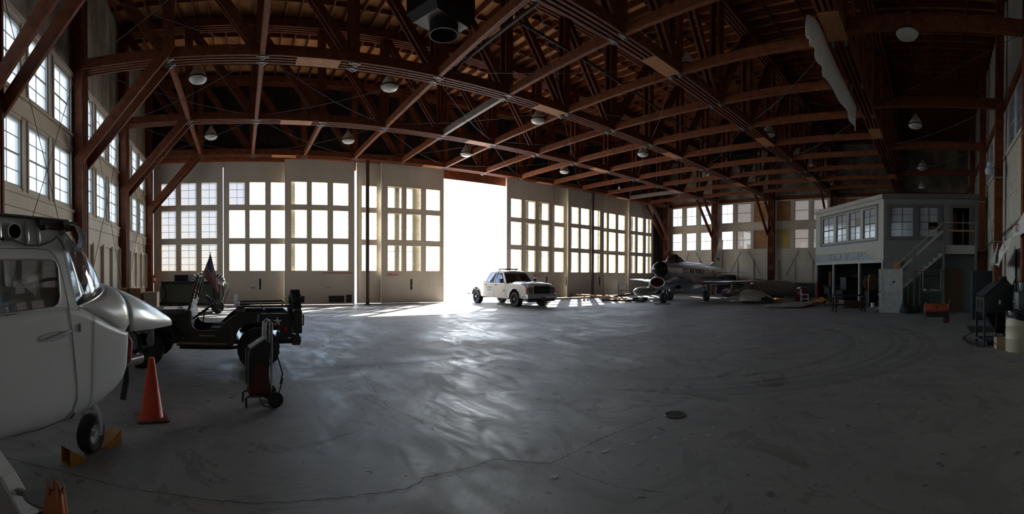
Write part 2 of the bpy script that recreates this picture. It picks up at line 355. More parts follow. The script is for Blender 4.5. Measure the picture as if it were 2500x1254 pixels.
# ---- west wall
fW = lambda u, t, z: (XW - t, u, z)
west_holes = []
def cols3(y0, y1):
    """three window openings between two posts"""
    a, b = y0 + .44, y1 - .44; w = (b - a - 2 * .32) / 3
    return [(a + i * (w + .32), a + i * (w + .32) + w) for i in range(3)]
bays = [(YT[k + 1], YT[k]) for k in range(4)] + [(YS, YT[4])]
for bi, (y0, y1) in enumerate(bays[:4]):
    for u0, u1 in cols3(y0, y1):
        for z0, z1 in ((3.78, 5.42), (6.08, 7.72)): west_holes.append((u0, u1, z0, z1))
mb = MB(); slab_holes(mb, fW, YS - .2, 24.75, 0, 8.0, 0, .2, west_holes)
for (y0, y1) in bays:
    mb.bb(fW(y0 + .3, -.05, 3.28), fW(y1 - .3, 0, 3.62)); mb.bb(fW(y0 + .3, -.09, 3.60), fW(y1 - .3, 0, 3.68))
    mb.bb(fW(y0 + .3, -.04, 5.5), fW(y1 - .3, 0, 5.62)); mb.bb(fW(y0 + .3, -.07, 5.95), fW(y1 - .3, 0, 6.02)); mb.bb(fW(y0 + .3, -.06, 7.78), fW(y1 - .3, 0, 7.92))
    mb.bb(fW(y0 + .3, -.06, 2.72), fW(y1 - .3, 0, 2.86)); mb.bb(fW(y0 + .3, -.06, 1.0), fW(y1 - .3, 0, 1.12))
    for k in range(5):
        y = y0 + .34 + (y1 - y0 - .68) * k / 4; mb.bb(fW(y - .06, -.11, 1.0), fW(y + .06, 0, 2.8))
    for k in range(1, 6): mb.bb(fW(y0 + .3, -.012, k * .18), fW(y1 - .3, 0, k * .18 + .012))
    if y0 > 0:
        for (u0, u1) in cols3(y0, y1):
            for zz in (3.78, 6.08):
                for u in (u0, u1): s_ = -1 if u == u0 else 1; mb.bb(fW(u + s_ * .0, -.035, zz - .06), fW(u + s_ * .07, 0, zz + 1.7))
w = mb.build('wall_west', M_wall); tag(w, 'pale painted timber wall with the blue-lit windows beside the small white airplane', 'wall', kind='structure')
# boards above the windows, buckled
mb = MB(); 
ny = 90
for j in range(ny):
    a = YS + (24.75 - YS) * j / ny; b = YS + (24.75 - YS) * (j + 1) / ny
    d0 = .03 * sin(j * 1.9) + .02 * sin(j * .7); d1 = .03 * sin((j + 1) * 1.9) + .02 * sin((j + 1) * .7)
    mb.add([fW(a, d0 + .02, 8.0), fW(b, d1 + .02, 8.0), fW(b, d1 + .02, 12.5), fW(a, d0 + .02, 12.5), fW(a, .2, 8.0), fW(b, .2, 8.0), fW(b, .2, 12.5), fW(a, .2, 12.5)],
           [(0, 1, 2, 3), (7, 6, 5, 4), (0, 4, 5, 1), (3, 2, 6, 7), (0, 3, 7, 4), (1, 5, 6, 2)])
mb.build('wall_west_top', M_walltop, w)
for i, (u0, u1, z0, z1) in enumerate(west_holes):
    b_ = None
    window_unit(fW, u0, u1, z0, z1, 2, 4, G_west, board=b_)
# ---- east wall
fE = lambda u, t, z: (XE + t, u, z)
EC = [(23.15, 21.99, 0), (21.62, 20.47, 0), (20.1, 18.92, 0), (17.95, 16.75, 1), (16.45, 15.04, 2), (14.81, 13.54, 3), (12.75, 11.47, 4), (11.22, 9.92, 2), (9.61, 8.34, 2), (7.45, 5.95, 3), (5.5, 4.05, 3), (3.6, 2.95, 2)]
ER = ((3.97, 5.62), (6.25, 7.97))
holes = [(b, a, z0, z1) for a, b, k in EC for z0, z1 in ER]
mb = MB(); slab_holes(mb, fE, YS - .2, 24.75, 0, 8.05, 0, .2, holes)
for (y0, y1) in bays:
    mb.bb(fE(y0 + .3, -.05, 3.5), fE(y1 - .3, 0, 3.66)); mb.bb(fE(y0 + .3, -.06, 3.84), fE(y1 - .3, 0, 3.93)); mb.bb(fE(y0 + .3, -.05, 5.68), fE(y1 - .3, 0, 5.78)); mb.bb(fE(y0 + .3, -.06, 6.12), fE(y1 - .3, 0, 6.2))
    mb.bb(fE(y0 + .3, -.06, 3.02), fE(y1 - .3, 0, 3.14)); mb.bb(fE(y0 + .3, -.06, 1.22), fE(y1 - .3, 0, 1.32))
    for k in range(4):
        y = y0 + .36 + (y1 - y0 - .72) * k / 3; mb.bb(fE(y - .06, -.09, 1.2), fE(y + .06, 0, 3.1))
w = mb.build('wall_east', M_wall); tag(w, 'pale battened wall with two rows of windows behind the jet fighter', 'wall', kind='structure')
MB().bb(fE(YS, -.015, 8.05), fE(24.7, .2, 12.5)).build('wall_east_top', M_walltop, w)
MB().bb(fE(YS + .1, -.02, 0), fE(22.9, 0, 1.15)).build('wainscot', pbr('dark_blue_paint', (.055, .065, .085), .6, 0, .3, 2), w)
mb = MB().bb(fE(YS + .1, -.12, 8.02), fE(24.2, -.016, 8.3)).build('wall_plate', M_wood, w)
for a, b, k in EC:
    for ri, (z0, z1) in enumerate(ER):
        kk = k
        if k == 4: kk = 4 if ri == 0 else 3
        bd = {3: M_ply, 4: M_osb}.get(kk)
        window_unit(fE, b, a, z0, z1, 2 if kk < 2 else 1, 4 if kk < 1 else 2, {0: G_east, 1: G_east, 2: G_eastg}.get(kk), board=bd)
# ---- south wall
fS = lambda u, t, z: (u, YS - t, z)
SX = [-5.0, .3, 5.8, 11.3, 16.4, 21.8, 27.3, 32.8]
sh = []
for a, b in zip(SX, SX[1:]):
    w_ = (b - a - .9 - .6) / 3
    for i in range(3): u = a + .45 + i * (w_ + .3); sh.append((u, u + w_, 6.42, 8.05))
dh = [(17.15, 17.95, .9, 2.25), (19.5, 20.3, .9, 2.25), (13.4, 14.3, 0, 2.6)]
mb = MB(); slab_holes(mb, fS, XW - .2, XE + .2, 0, 12.5, 0, .2, sh + dh)
for z in (3.15, 4.6): mb.bb(fS(XW, -.015, z), fS(XE, 0, z + .02))
for k in range(33): mb.bb(fS(XW + 1.22 * k, -.006, 0), fS(XW + 1.22 * k + .012, 0, 6.2))
mb.bb(fS(XW, -.05, 6.2), fS(XE, 0, 6.36))
M_south = pbr('flaking_wall_paint', (.50, .50, .46), .75, 0, 0, 2.2, .1, (.40, .39, .34), (1, 1, .6))
w = mb.build('wall_south', M_south); tag(w, 'grey-white wall with flaking paint behind the sandblasting cabinet', 'wall', kind='structure')
MB().bb(fS(XW, -.12, 8.08), fS(XE, 0, 8.34)).build('wall_plate', M_wood, w)
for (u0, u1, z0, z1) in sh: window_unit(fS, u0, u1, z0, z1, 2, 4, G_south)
for (u0, u1, z0, z1) in dh[:2]: window_unit(fS, u0, u1, z0, z1, 1, 2, glass('green_glass', (.02, .16, .09), .05, frost=.3), sash=False)
d = MB().bb(fS(13.4, .05, 0), fS(14.3, .1, 2.6)).build('door_12', pbr('grey_door', (.16, .17, .17), .6), kind='structure'); tag(d, 'grey side door in the wall behind the cream drum', 'door')
MB().bb(fS(13.3, -.03, 0), fS(13.4, .1, 2.7)).bb(fS(14.3, -.03, 0), fS(14.4, .1, 2.7)).bb(fS(13.3, -.03, 2.6), fS(14.4, .1, 2.7)).build('frame', pbr('grey_frame', (.45, .46, .46), .5), d)
# flaked patches: dark holes in the paint
mb = MB()
for i in range(70):
    u = random.uniform(12, 21.5); z = random.choice((random.uniform(3.3, 6.0), random.uniform(4.7, 6.1))); s_ = random.uniform(.02, .07); k = 7
    mb.add([(u + s_ * random.uniform(.4, 1.) * cos(6.283 * j / k), YS + .008, z + s_ * random.uniform(.6, 1.8) * sin(6.283 * j / k)) for j in range(k)], [tuple(range(k))])
mb.build('flaked_patch', pbr('bare_patch', (.13, .11, .08), .8), w)
# ---- north wall above and beside the doors
mb = MB().bb((XW - .2, 24.62, 8.1), (XE + .2, 24.75, 12.5)).bb((32.55, 24.15, 0), (XE + .2, 24.6, 8.1)).bb((XW - .2, 24.15, 0), (-4.95, 24.6, 8.1))
for k in range(66): mb.bb((XW + k * .6, 24.54, 8.4), (XW + k * .6 + .05, 24.62, 12.4))
w = mb.build('wall_north', M_dark); tag(w, 'dark boarded wall over the sliding hangar doors', 'wall', kind='structure')
MB().bb((XW, 24.56, 7.66), (XE, 24.62, 8.45)).bb((XW, 24.15, 8.28), (XE, 24.6, 8.34)).build('fascia', M_wood, w)
# ---- sliding doors
fN = lambda y0: (lambda u, t, z: (u, y0 + t, z))
DOORS = [  # x0, x1, track, columns, label, top
    (-4.88, -.985, 1, ((-4.47, -3.56), (-3.36, -2.42), (-2.22, -1.27)), 'hangar door panel behind the green generator cart, with panes dimmed to grey', 7.9),
    (-.96, 3.0, 1, ((-.68, .27), (.45, 1.39), (1.62, 2.56)), 'hangar door panel with a tall slot, overlapped by the next panel behind the jeep spare wheel', 7.9),
    (2.41, 6.33, 0, ((2.71, 3.67), (3.86, 4.83), (5.07, 6.02)), 'hangar door panel with a small personnel door and open diagonal-braced base', 8.0),
    (6.54, 10.45, 1, ((6.81, 7.79), (7.95, 8.93), (9.1, 10.05)), 'hangar door panel behind the brown steel pipe post, mostly hidden', 8.1),
    (7.93, 11.9, 0, ((8.27, 9.24), (9.44, 10.47), (10.69, 11.7)), 'hangar door panel with a no smoking sign on the generator side of the open gap', 8.15),
    (16.55, 20.5, 0, ((16.86, 17.81), (18.06, 19.02), (19.24, 20.25)), 'hangar door panel directly behind the white pickup truck', 8.15),
    (18.3, 22.7, 1, ((18.55, 19.5), (19.75, 20.75), (20.95, 21.92)), 'hangar door panel half hidden behind the one with the pickup in front', 8.15),
    (22.05, 25.95, 0, ((22.29, 23.19), (23.35, 24.33), (24.51, 25.54)), 'hangar door panel with the second brown pipe post in front of it', 8.15),
    (25.55, 29.95, 1, ((25.82, 26.66), (26.86, 27.78), (28.04, 28.95)), 'hangar door panel behind the whiteboard easel', 8.2),
    (29.1, 32.6, 0, ((29.34, 30.1), (30.3, 31.13), (31.49, 32.35)), 'last hangar door panel before the dark corner, behind the jet nose', 8.2),
]
M_red = pbr('red_paint', (.42, .03, .025), .4, 0, .2, 4)
M_letter = pbr('white_lettering', (.85, .85, .83), .5)
sash_cache = {}; GREY = []
for di, (x0, x1, tr, cols, lab, top) in enumerate(DOORS):
    y0 = 24.0 + .3 * tr; f = fN(y0)
    holes = [(a, b, z0, z1) for a, b in cols for z0, z1 in ROWS]
    extra = []
    if di == 2: extra = [(4.85, 5.75, .12, .5), (2.6, 3.5, .12, .5), (5.85, 6.2, .12, .55)]
    slot = {1: (1.0, 1.12, .86, 1.45), 4: (9.72, 9.86, .8, 1.42)}.get(di)
    if slot: extra = [slot]
    mb = MB(); slab_holes(mb, f, x0, x1, .03, top, 0, .12, holes + extra)
    for a, b in cols:                                  # thin raised edges
        for z0, z1 in ROWS: mb.bb(f(a - .05, -.02, z0 - .06), f(b + .05, 0, z0 - .0))
    for z in (.03, 1.0): mb.bb(f(x0, -.008, z), f(x1, 0, z + .02))
    d = mb.build('door_%d' % (di + 1), M_door, kind='structure'); tag(d, lab, 'door')
    for a, b in cols:
        for ri, (z0, z1) in enumerate(ROWS):
            key = (round(b - a, 2), ri)
            nz = 3 if ri == 2 else 4
            if key not in sash_cache:
                m2 = MB(); F0 = lambda u, t, z: (u, t, z); W_, H_ = b - a, z1 - z0; fw = .045
                slab_holes(m2, F0, 0, W_, 0, H_, -.012, .15, [(fw, W_ - fw, fw, H_ - fw)])
                m2.bb((W_ / 2 - .008, .05, fw), (W_ / 2 + .008, .075, H_ - fw))
                for i in range(1, nz): m2.bb((fw, .05, H_ * i / nz - .008), (W_ - fw, .075, H_ * i / nz + .008))
                s_ = m2.build('window_sash', M_jamb, d)
                sash_cache[key] = s_
                p_ = MB().bb((fw, .06, fw), (W_ - fw, .064, H_ - fw)).build('pane', G_door, s_)
                s_.location = f(a, 0, z0)
            else:
                s_ = dup(sash_cache[key], parent=d); s_.location = f(a, 0, z0)
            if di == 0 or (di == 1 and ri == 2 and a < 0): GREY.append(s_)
    if di in (0, 1, 2, 7): # personnel door outline
        px_ = {0: -2.9, 1: -.3, 2: 3.9, 7: 23.6}[di]
        q = MB(); slab_holes(q, f, px_, px_ + .88, .12, 1.72, -.018, 0, [(px_ + .03, px_ + .85, .15, 1.69)]); q.build('wicket_door_edge', M_door, d)
        MB().box(f(px_ + .95, -.04, .95), (.2, .05, .04)).build('latch', M_steel, d)
    if slot: MB().bb(f(slot[0], .08, slot[2]), f(slot[1], .115, slot[3])).build('slot_back', M_dark, d)
    if di == 2:
        q = MB()
        for a, b in ((4.85, 5.75), (2.6, 3.5)): q.beam(f(a, .04, .14), f(b, .04, .48), .04, .05).bb(f(a - .02, .05, .12), f(a + .04, .09, .5))
        q.bb(f(2.42, .1, .1), f(6.3, .115, .6)); q.build('base_brace', M_dark, d)
        MB().bb(f(4.55, -.01, 1.75), f(6.2, 0, 1.79)).build('red_scrape', M_red, d)
    if di in (5, 6, 7, 8, 9):
        q = MB(); u = x0 + .35; q.bb(f(x1 - .55, -.02, .9), f(x1 - .43, 0, 1.55)); q.bb(f(x0 + .3, -.02, .1), f(x0 + .4, 0, .3)); q.build('vent_slot', M_dark, d)
    q = MB().bb(f(x1 - .03, -.03, .03), f(x1 + .0, 0, top)).bb(f(x0, -.03, .03), f(x0 + .03, 0, top)).build('edge_strip', M_trim, d)
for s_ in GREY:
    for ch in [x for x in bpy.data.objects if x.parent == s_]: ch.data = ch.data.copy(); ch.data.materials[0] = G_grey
q = MB(); q.bb((XW, 23.9, 0), (XE, 23.93, .012)).bb((XW, 24.2, 0), (XE, 24.23, .012)).bb((XW, 24.5, 0), (XE, 24.53, .012)).build('trim_1', M_steel, kind='structure')
for i, (u, y, lb) in enumerate(((8.62, 23.995, 'red no smoking sign on the door panel next to the open gap'), (19.15, 23.995, 'faded red no smoking sign on the panel behind the pickup'))):
    s_ = thing('no_smoking_sign', lb, 'sign', (u, y, 1.68), group='no smoking signs')
    MB().box((0, -.008, 0), (.72, .016, .17)).build('plate', pbr('sign_red', (.45, .035, .04), .4), s_)
    MB().bb((-.36, -.019, .07), (.36, -.016, .085)).bb((-.36, -.019, -.085), (.36, -.016, -.07)).build('border', M_letter, s_)
    text_mesh('NO SMOKING', .115, 'lettering', M_letter, s_, facing((0, -.019, 0), (1, 0, 0)), .002, .002)
# pipe posts in front of the doors
for (x, lab) in ((6.92, 'brown steel pipe post between the two stacks of door panels'), (24.06, 'brown steel pipe post in front of the far stack of door panels')):
    p = thing('steel_pipe_post', lab, 'post', (x, 23.4, 0), group='pipe posts at the doors')
    M_pipe = pbr('brown_pipe', (.10, .06, .05), .5, .2, .4, 6)
    MB().cyl((0, 0, 3.98), .11, 7.96, n=16).build('pipe', M_pipe, p, smooth=True); MB().cyl((0, 0, .02), .2, .04, n=16).build('base_plate', M_pipe, p)
    if x < 10: MB().tube([(-.2, -.06, 4.75), (-.32, -.08, 4.75), (-.34, -.08, 4.9), (-.2, -.1, 4.95), (-.06, -.1, 4.93)], .012, 6).build('hook', M_rod, p)

# ================================================================ ceiling
mb = MB().bb((XW - .2, YS - .2, 12.42), (XE + .2, 24.75, 12.52))
o = mb.build('ceiling', M_deck, kind='structure'); tag(o, 'plank roof deck over open joists', 'ceiling')
mb = MB(); x = XW + .2
while x < XE: mb.bb((x - .025, YS, 12.14), (x + .025, 24.6, 12.42)); x += .61
mb.build('roof_joist', M_wood, o)
mb = MB()
for y in [YS + .2 + 1.3 * k for k in range(21)]: mb.bb((XW, y - .02, 12.2), (XE, y + .02, 12.40))
mb.build('joist_blocking', M_wood, o)

# ================================================================ trusses
PN = 2.7588; NX = [-2.1203 + PN * k for k in range(-1, 14)]      # post lines and panel points
ZB0, ZB1, ZT0, ZT1 = 7.99, 8.29, 11.8, 12.12
TL = ['timber roof truss just inside the hangar doors', 'second timber roof truss in from the hangar doors', 'third timber roof truss in, crossing above the jeep',
      'fourth timber roof truss in, its end bracing rising over the airplane', 'fifth timber roof truss in, with the torn white cloth hanging from it']
SPL = (2.3, 10.9, 19.3, 27.6)
def plies(mb, f, n=4, t=.08, gap=.0783):
    for i in range(n): a = -.2775 + i * (t + gap); f(mb, a, a + t)
proto = None
M_chordw = M_wood
def make_truss():
    t = thing('roof_truss', TL[0], 'roof truss', (0, YT[0], 0), group='timber trusses under the roof')
    for nm, z0, z1 in (('bottom_chord', ZB0, ZB1), ('top_chord', ZT0, ZT1)):
        mb = MB(); plies(mb, lambda m, a, b: m.bb((NX[0] - .1, a, z0), (NX[-1] + .1, b, z1))); mb.build(nm, M_wood, t)
    for x in SPL: MB().bb((x - .65, -.26, ZB0 - .012), (x + .65, .26, ZB1 - .03)).build('splice_block', M_woodnew, t)
    for i, x in enumerate(NX):
        if i in (0, 14): continue
        big = .19 if i == 7 else .145
        mb = MB(); mb.bb((x - big, -.20, ZB0 + .02), (x + big, -.12, ZT1 - .02)).bb((x - big, .12, ZB0 + .02), (x + big, .20, ZT1 - .02)).bb((x - .03, -.12, 9.2), (x + .03, .12, 9.5)).bb((x - .03, -.12, 10.6), (x + .03, .12, 10.9)); mb.build('web_post', M_wood, t)
    for i in range(14):
        a, b = (i + 1, i) if i < 7 else (i, i + 1)       # bottom node a, top node b
        if i == 0: b = 0
        p, q = Vector((NX[a], 0, ZB0 + .1)), Vector((NX[b], 0, ZT1 - .15)); h = .30 if i in (0, 1, 12, 13) else .24
        mb = MB()
        for y in (-.045, .045): mb.beam(p + Vector((0, y * 2.6, 0)), q + Vector((0, y * 2.6, 0)), .075, h)
        if i % 3 == 1: c_ = p.lerp(q, .45); mb.beam(p.lerp(q, .42) , p.lerp(q, .5), .16, h * .8)
        mb.build('web_diagonal', M_wood, t)
    for sg, xn, xp in ((1, NX[1], NX[0]), (-1, NX[13], NX[14])):
        mb = MB()
        for y in (-.33, .33): mb.beam((xp - sg * .04, y * .95, 5.12), (xn + sg * .16, y, ZB1 + .05), .09, .30)
        mb.build('knee_brace', M_wood, t)
    for i, x in enumerate(NX[1:-1]):
        z = ZB0 - .035
        for s_ in (-1, 1): mb = MB(); mb.beam((x - .16, s_ * .18, z + .03), (x + s_ * .0, s_ * .18, z - .06), .05, .02).beam((x + .16, s_ * .18, z + .03), (x, s_ * .18, z - .06), .05, .02).box((x, s_ * .18, z + .035), (.36, .07, .02)); mb.build('connector_plate', M_steel, t)
    return t
T0 = make_truss()
for k in range(1, 5): dup(T0, (0, YT[k], 0), label=TL[k])
# posts carrying the trusses
def timber_post(x, y, lab, dx, base=0, top=12.12, group='timber posts along the walls'):
    p = thing('timber_post', lab, 'post', (x, y, 0), group=group)
    mb = MB(); plies(mb, lambda m, a, b: m.bb((-.16, a, base), (.16, b, top)))
    mb.build('plies', M_wood, p)
    for z in (.3, 2.2, 3.6, 5.0, 6.6, 9.5):
        if z > base: MB().bb((-.13, -.26, z), (.13, .26, z + .45)).build('spacer_block', M_wood, p)
    return p
names_w = ['under the truss at the doors, with a fire extinguisher on it', 'second from the hangar doors on the window wall', 'third from the doors, behind the airplane', 'at the edge of the picture beside the airplane roof', 'beside the camera on the window wall']
names_e = ['in the dark corner behind the jet cockpit', 'behind the jet tail fin', 'between the two boarded windows', 'beside the office end wall', 'hidden behind the office roof']
for k, y in enumerate(YT):
    timber_post(NX[0] - .05, y, 'reddish timber wall post ' + names_w[k], 1)
    timber_post(NX[-1] + .13, y, 'reddish timber wall post ' + names_e[k], -1, 5.78 if k == 4 else 0)
for k, x in enumerate(SX[1:-1]):
    lab = ['far behind the camera', 'behind the camera', 'beside the torn paper banner', 'carrying the caged floodlight', 'where the grey locker stands', 'behind the office stair'][k]
    p = thing('timber_post', 'reddish timber post on the flaking wall ' + lab, 'post', (x, YS + .28, 0), group='posts on the flaking wall')
    MB().bb((-.13, -.15, 5.78 if x > 25 else 0), (.13, .15, 12.12)).build('shaft', M_wood, p)
    if x < 25: MB().bb((-.16, -.16, 3.0), (.16, .17, 3.05)).bb((-.16, -.16, 5.4), (.16, .17, 5.45)).each('strap', M_steel, p)
# struts between trusses
M_strut = pbr('strut_timber', (.26, .082, .032), .65, 0, 0, 5, .1, (.13, .04, .016), (1, 1, 1), .25)
def strut(x, ya, yb, z, w, h, mat, lab, grp):
    mb = MB().bb((-w / 2, ya, 0), (w / 2, yb, h)); o = mb.build('strut_beam', mat); o.location = (x, 0, z); return tag(o, lab, 'beam', grp)
ORD = ['first', 'second', 'third', 'fourth', 'fifth', 'sixth', 'seventh', 'eighth', 'ninth', 'tenth', 'eleventh', 'twelfth', 'thirteenth', 'fourteenth']
BN = ['beside the door truss', 'between the second and third trusses', 'between the third and fourth trusses', 'between the fourth and fifth trusses']
for b in range(4):
    ks = [0, 1, 2, 3, 4, 5, 6, 7, 8, 9, 10, 11, 12] if b == 0 else ([0, 1, 3, 4, 5, 6, 7, 8, 9, 10, 11, 12] if b == 1 else ([1, 3, 4, 5, 6, 7, 8, 9, 10, 11, 12] if b == 2 else [3, 4, 5, 6, 7, 8, 9, 10, 11, 12]))
    for j, k in enumerate(ks):
        x = NX[k + 1]; mat = M_woodgrey if (b == 1 and k == 4) or (b == 0 and k == 11) else M_strut
        strut(x, YT[b + 1] + .28, YT[b] - .28, ZB0 + .0, .14, .26, mat, '%s timber strut %s, from the window wall' % (ORD[j], BN[b]), 'struts ' + BN[b])
for j, x in enumerate((11.3, 16.4, 21.8, 27.3)):
    strut(x, YS + .3, YT[4] - .28, 8.02, .2, .36, M_wood, 'long dark tie beam from the last truss to the flaking wall, %s from the banner' % ORD[j], 'tie beams to the flaking wall')
# wind-bracing rods
def rodpair(y0, y1, x0, x1, lab, grp, z=8.15):
    y0 += .27; y1 -= .27
    t = thing('cross_brace', lab, 'brace rods', ((x0 + x1) / 2, (y0 + y1) / 2, z), group=grp); cx_, cy_ = t.location.x, t.location.y
    for s_ in (0, 1):
        a, b = (x0 + .2, x1 - .2) if s_ == 0 else (x1 - .2, x0 + .2); pts = [(a - cx_ + (b - a) * i / 6, y0 - cy_ + (y1 - y0) * i / 6, -.25 * sin(pi * i / 6)) for i in range(7)]
        MB().tube(pts, .009, 5).build('rod', M_rod, t)
for b in range(4):
    for j in range(7):
        if b == 3 and j < 3: continue
        if b == 2 and j in (1,): continue
        rodpair(YT[b + 1], YT[b], NX[2 * j], NX[2 * j + 2], 'thin crossed bracing rods %s, %s from the window wall' % (BN[b], ORD[j]), 'bracing rods ' + BN[b])
for j, (a, b) in enumerate(((11.3, 16.4), (16.4, 21.8), (21.8, 27.3))): rodpair(YS + .2, YT[4], a, b, 'thin crossed bracing rods near the flaking wall, %s panel from the banner' % ORD[j], 'bracing rods near the flaking wall')
# rods on walls
for (y0, y1, nm) in [(YT[1], YT[0], 'by the doors'), (YT[2], YT[1], 'in the middle bay'), (YT[3], YT[2], 'above the airplane')]:
    t = thing('wall_cross_brace', 'thin crossed rods over the blue-lit windows ' + nm, 'brace rods', (XW + .2, (y0 + y1) / 2, 4), group='rods on the window wall'); c_ = (y0 + y1) / 2
    for a, b in ((y0 + .35, y1 - .35), (y1 - .35, y0 + .35)): MB().tube([(0, a - c_, 8 - 4), (0.03, 0 + (a + b) / 2 - c_, .4), (0, b - c_, .8 - 4)], .010, 5).build('rod', M_rod, t)
for (y0, y1, nm) in [(YT[1], YT[0], 'next to the doors'), (YT[2], YT[1], 'behind the fuselage section'), (YT[3], YT[2], 'next to the office')]:
    t = thing('wall_brace', 'pair of short slanting rods below the windows ' + nm, 'brace rods', (XE - .11, (y0 + y1) / 2, 4), group='rods on the battened wall'); c_ = (y0 + y1) / 2
    for a, b in ((-.35, -1.5), (.35, 1.5)): MB().tube([(0, a, 3.8 - 4), (0, b, 1.75 - 4)], .022, 6).build('rod', M_rod, t)
t = thing('wall_cross_brace', 'thin crossed rods on the flaking wall beside the locker', 'brace rods', (19.1, YS + .15, 4), group='rods on the flaking wall')
for a, b in ((-2.4, 2.3), (2.3, -2.4)): MB().tube([(a, 0, 2.3), (b, 0, -3.2)], .009, 5).build('rod', M_rod, t)

# ================================================================ lamps and heaters
M_lamp = pbr('lamp_enamel', (.62, .62, .58), .35, 0, .15, 4); M_lampin = pbr('lamp_inside', (.75, .75, .70), .3)
def make_lamp():
    t = thing('pendant_lamp', '', 'lamp', group='dome pendant lamps')
    MB().lathe([(.06, .45), (.085, .42), (.095, .36), (.15, .30), (.215, .20), (.265, .09), (.295, 0), (.285, 0), (.2, .18), (.1, .3), (0, .33)], n=32).build('shade', M_lamp, t, smooth=True)
    MB().lathe([(.295, -.01), (.285, -.05), (.24, -.10), (.15, -.14), (0, -.155)], n=32).build('lens', M_lamp, t, smooth=True)
    MB().lathe([(.297, .03), (.31, .03), (.31, -.012), (.297, -.012)], n=32).build('rim_band', M_black, t, smooth=True)
    MB().lathe([(0, .54), (.05, .54), (.06, .45), (0, .45)], n=14).build('cap', M_steel, t)
    MB().tube([(0, 0, 0), (0, 0, 1)], .009, 6).build('cord', M_black, t).location = (0, 0, .5)
    return t
L0 = make_lamp()
LP = [(483, 188, 14.3, 'near the window wall, below the third truss'), (951, 208, 14.3, 'above the gap between jeep and pickup'), (1314, 290, 14.3, 'above the pickup, beside the third truss'), (1570, 373, 14.3, 'high over the jet nose'), (1732, 432, 14.3, 'over the jet tail'), (1820, 468, 14.3, 'nearest the boarded window'),
      (515, 330, 20.3, 'above the generator cart, beside the door wall'), (850, 340, 20.3, 'in front of the stacked door panels'), (1138, 373, 20.3, 'just before the open door'), (1378, 416, 20.3, 'above the door panel behind the pickup'),
      (1677, 160, 7.5, 'large, beside the fourth truss'), (1877, 325, 7.5, 'second along the fourth truss'), (1985, 412, 7.5, 'third along the fourth truss'), (2034, 455, 7.5, 'fourth along the fourth truss, over the office'),
      (2210, 75, .75, 'first and largest in the row near the flaking wall'), (2232, 300, .72, 'second in the row near the flaking wall'), (2250, 405, .66, 'third in the row near the flaking wall'), (2250, 452, .6, 'last in the row above the office roof')]
def ray_at(px, py, Y):
    th = (px - CX0) / CF; v = (CYH - py) / CF; x2, y2, z2 = sin(th), cos(th), v
    d = (x2 - CRL * z2, y2 - CPT * z2, z2 + CPT * y2 + CRL * x2); t = Y / d[1]; return (d[0] * t, Y, CH + d[2] * t)
for i, (px, py, Y, lb) in enumerate(LP):
    if Y > 1: p = ray_at(px, py, Y)
    else:
        Rr = {0: 11.5, 1: 18.7, 2: 26, 3: 31.5}[i - 14]; th = (px - CX0) / CF; p = (Rr * sin(th), Rr * cos(th), CH + (675 - py) / CF * Rr)
    p = (p[0], p[1], p[2] - .05)
    lab = 'white dome pendant lamp ' + lb
    if i == 0: l_ = L0; L0.location = p; L0['label'] = lab
    else: l_ = dup(L0, p, label=lab)
    for ch in bpy.data.objects:
        if ch.parent == l_ and ch.name.startswith('cord'): ch.scale = (1, 1, 12.43 - p[2] - .5)
for (px, py, lb) in ((1512, 458, 'over the tow bar'), (1658, 478, 'over the jet cockpit')):
    p = ray_at(px, py, 20.3); t = thing('bare_bulb', 'bare light bulb hanging on a cord ' + lb, 'light bulb', p, group='bare bulbs')
    MB().lathe([(0, -.12), (.06, -.09), (.08, -.03), (.05, .05), (.03, .1)], n=14).build('globe', M_lampin, t, smooth=True); MB().cyl((0, 0, .14), .035, .1, n=10).build('socket', M_black, t); MB().tube([(0, 0, .18), (0, 0, 12.43 - p[2])], .008, 5).build('cord', M_black, t)
M_heat = pbr('black_sheet_metal', (.025, .027, .026), .45, .3, .4, 3)
def heater(loc, lab):
    t = thing('unit_heater', lab, 'unit heater', loc, rz=.35, group='ceiling unit heaters')
    MB().box((0, 0, .75), (1.55, 1.15, 1.1)).build('housing', M_heat, t, bevel=.02)
    MB().loft([[(x * .78, y * .58, .2) for x, y in ((-1, -1), (1, -1), (1, 1), (-1, 1))], [(x * .62, y * .46, .0) for x, y in ((-1, -1), (1, -1), (1, 1), (-1, 1))]]).build('bottom_cone', M_heat, t)
    MB().lathe([(.40, .0), (.40, -.30), (.38, -.30), (.38, -.0)], (.1, 0, .04), n=30).build('outlet_duct', M_heat, t, smooth=True)
    for a in (-.7, .7):
        for b in (-.5, .5): MB().tube([(a, b, 1.3), (a, b, 12.3 - loc[2])], .012, 5).build('hanger_rod', M_rod, t)
    MB().tube([(-.5, -.6, .5), (-.9, -.7, .4), (-1.4, -.7, .3)], .025, 6).build('gas_pipe', M_rod, t)
heater((5.35, 10.95, 8.55), 'large black unit heater with round outlet above the jeep'); heater((24.6, 11.3, 8.75), 'far black unit heater with round outlet above the jet wing')
tag(MB().tube([(7.6, 10.3, 8.95), (16, 11.3, 8.95), (24, 12.25, 9.0), (30.5, 12.3, 8.9)], .045, 8).build('heating_pipe', M_rod, smooth=True), 'long dark pipe running level between the third and fourth trusses', 'pipe')
tag(MB().tube([(6.75, 12.9, 8.4), (6.8, 7.9, 8.35)], .05, 8).build('conduit_pipe', M_rod, smooth=True), 'short brown pipe slanting across between trusses beside the near unit heater', 'pipe')
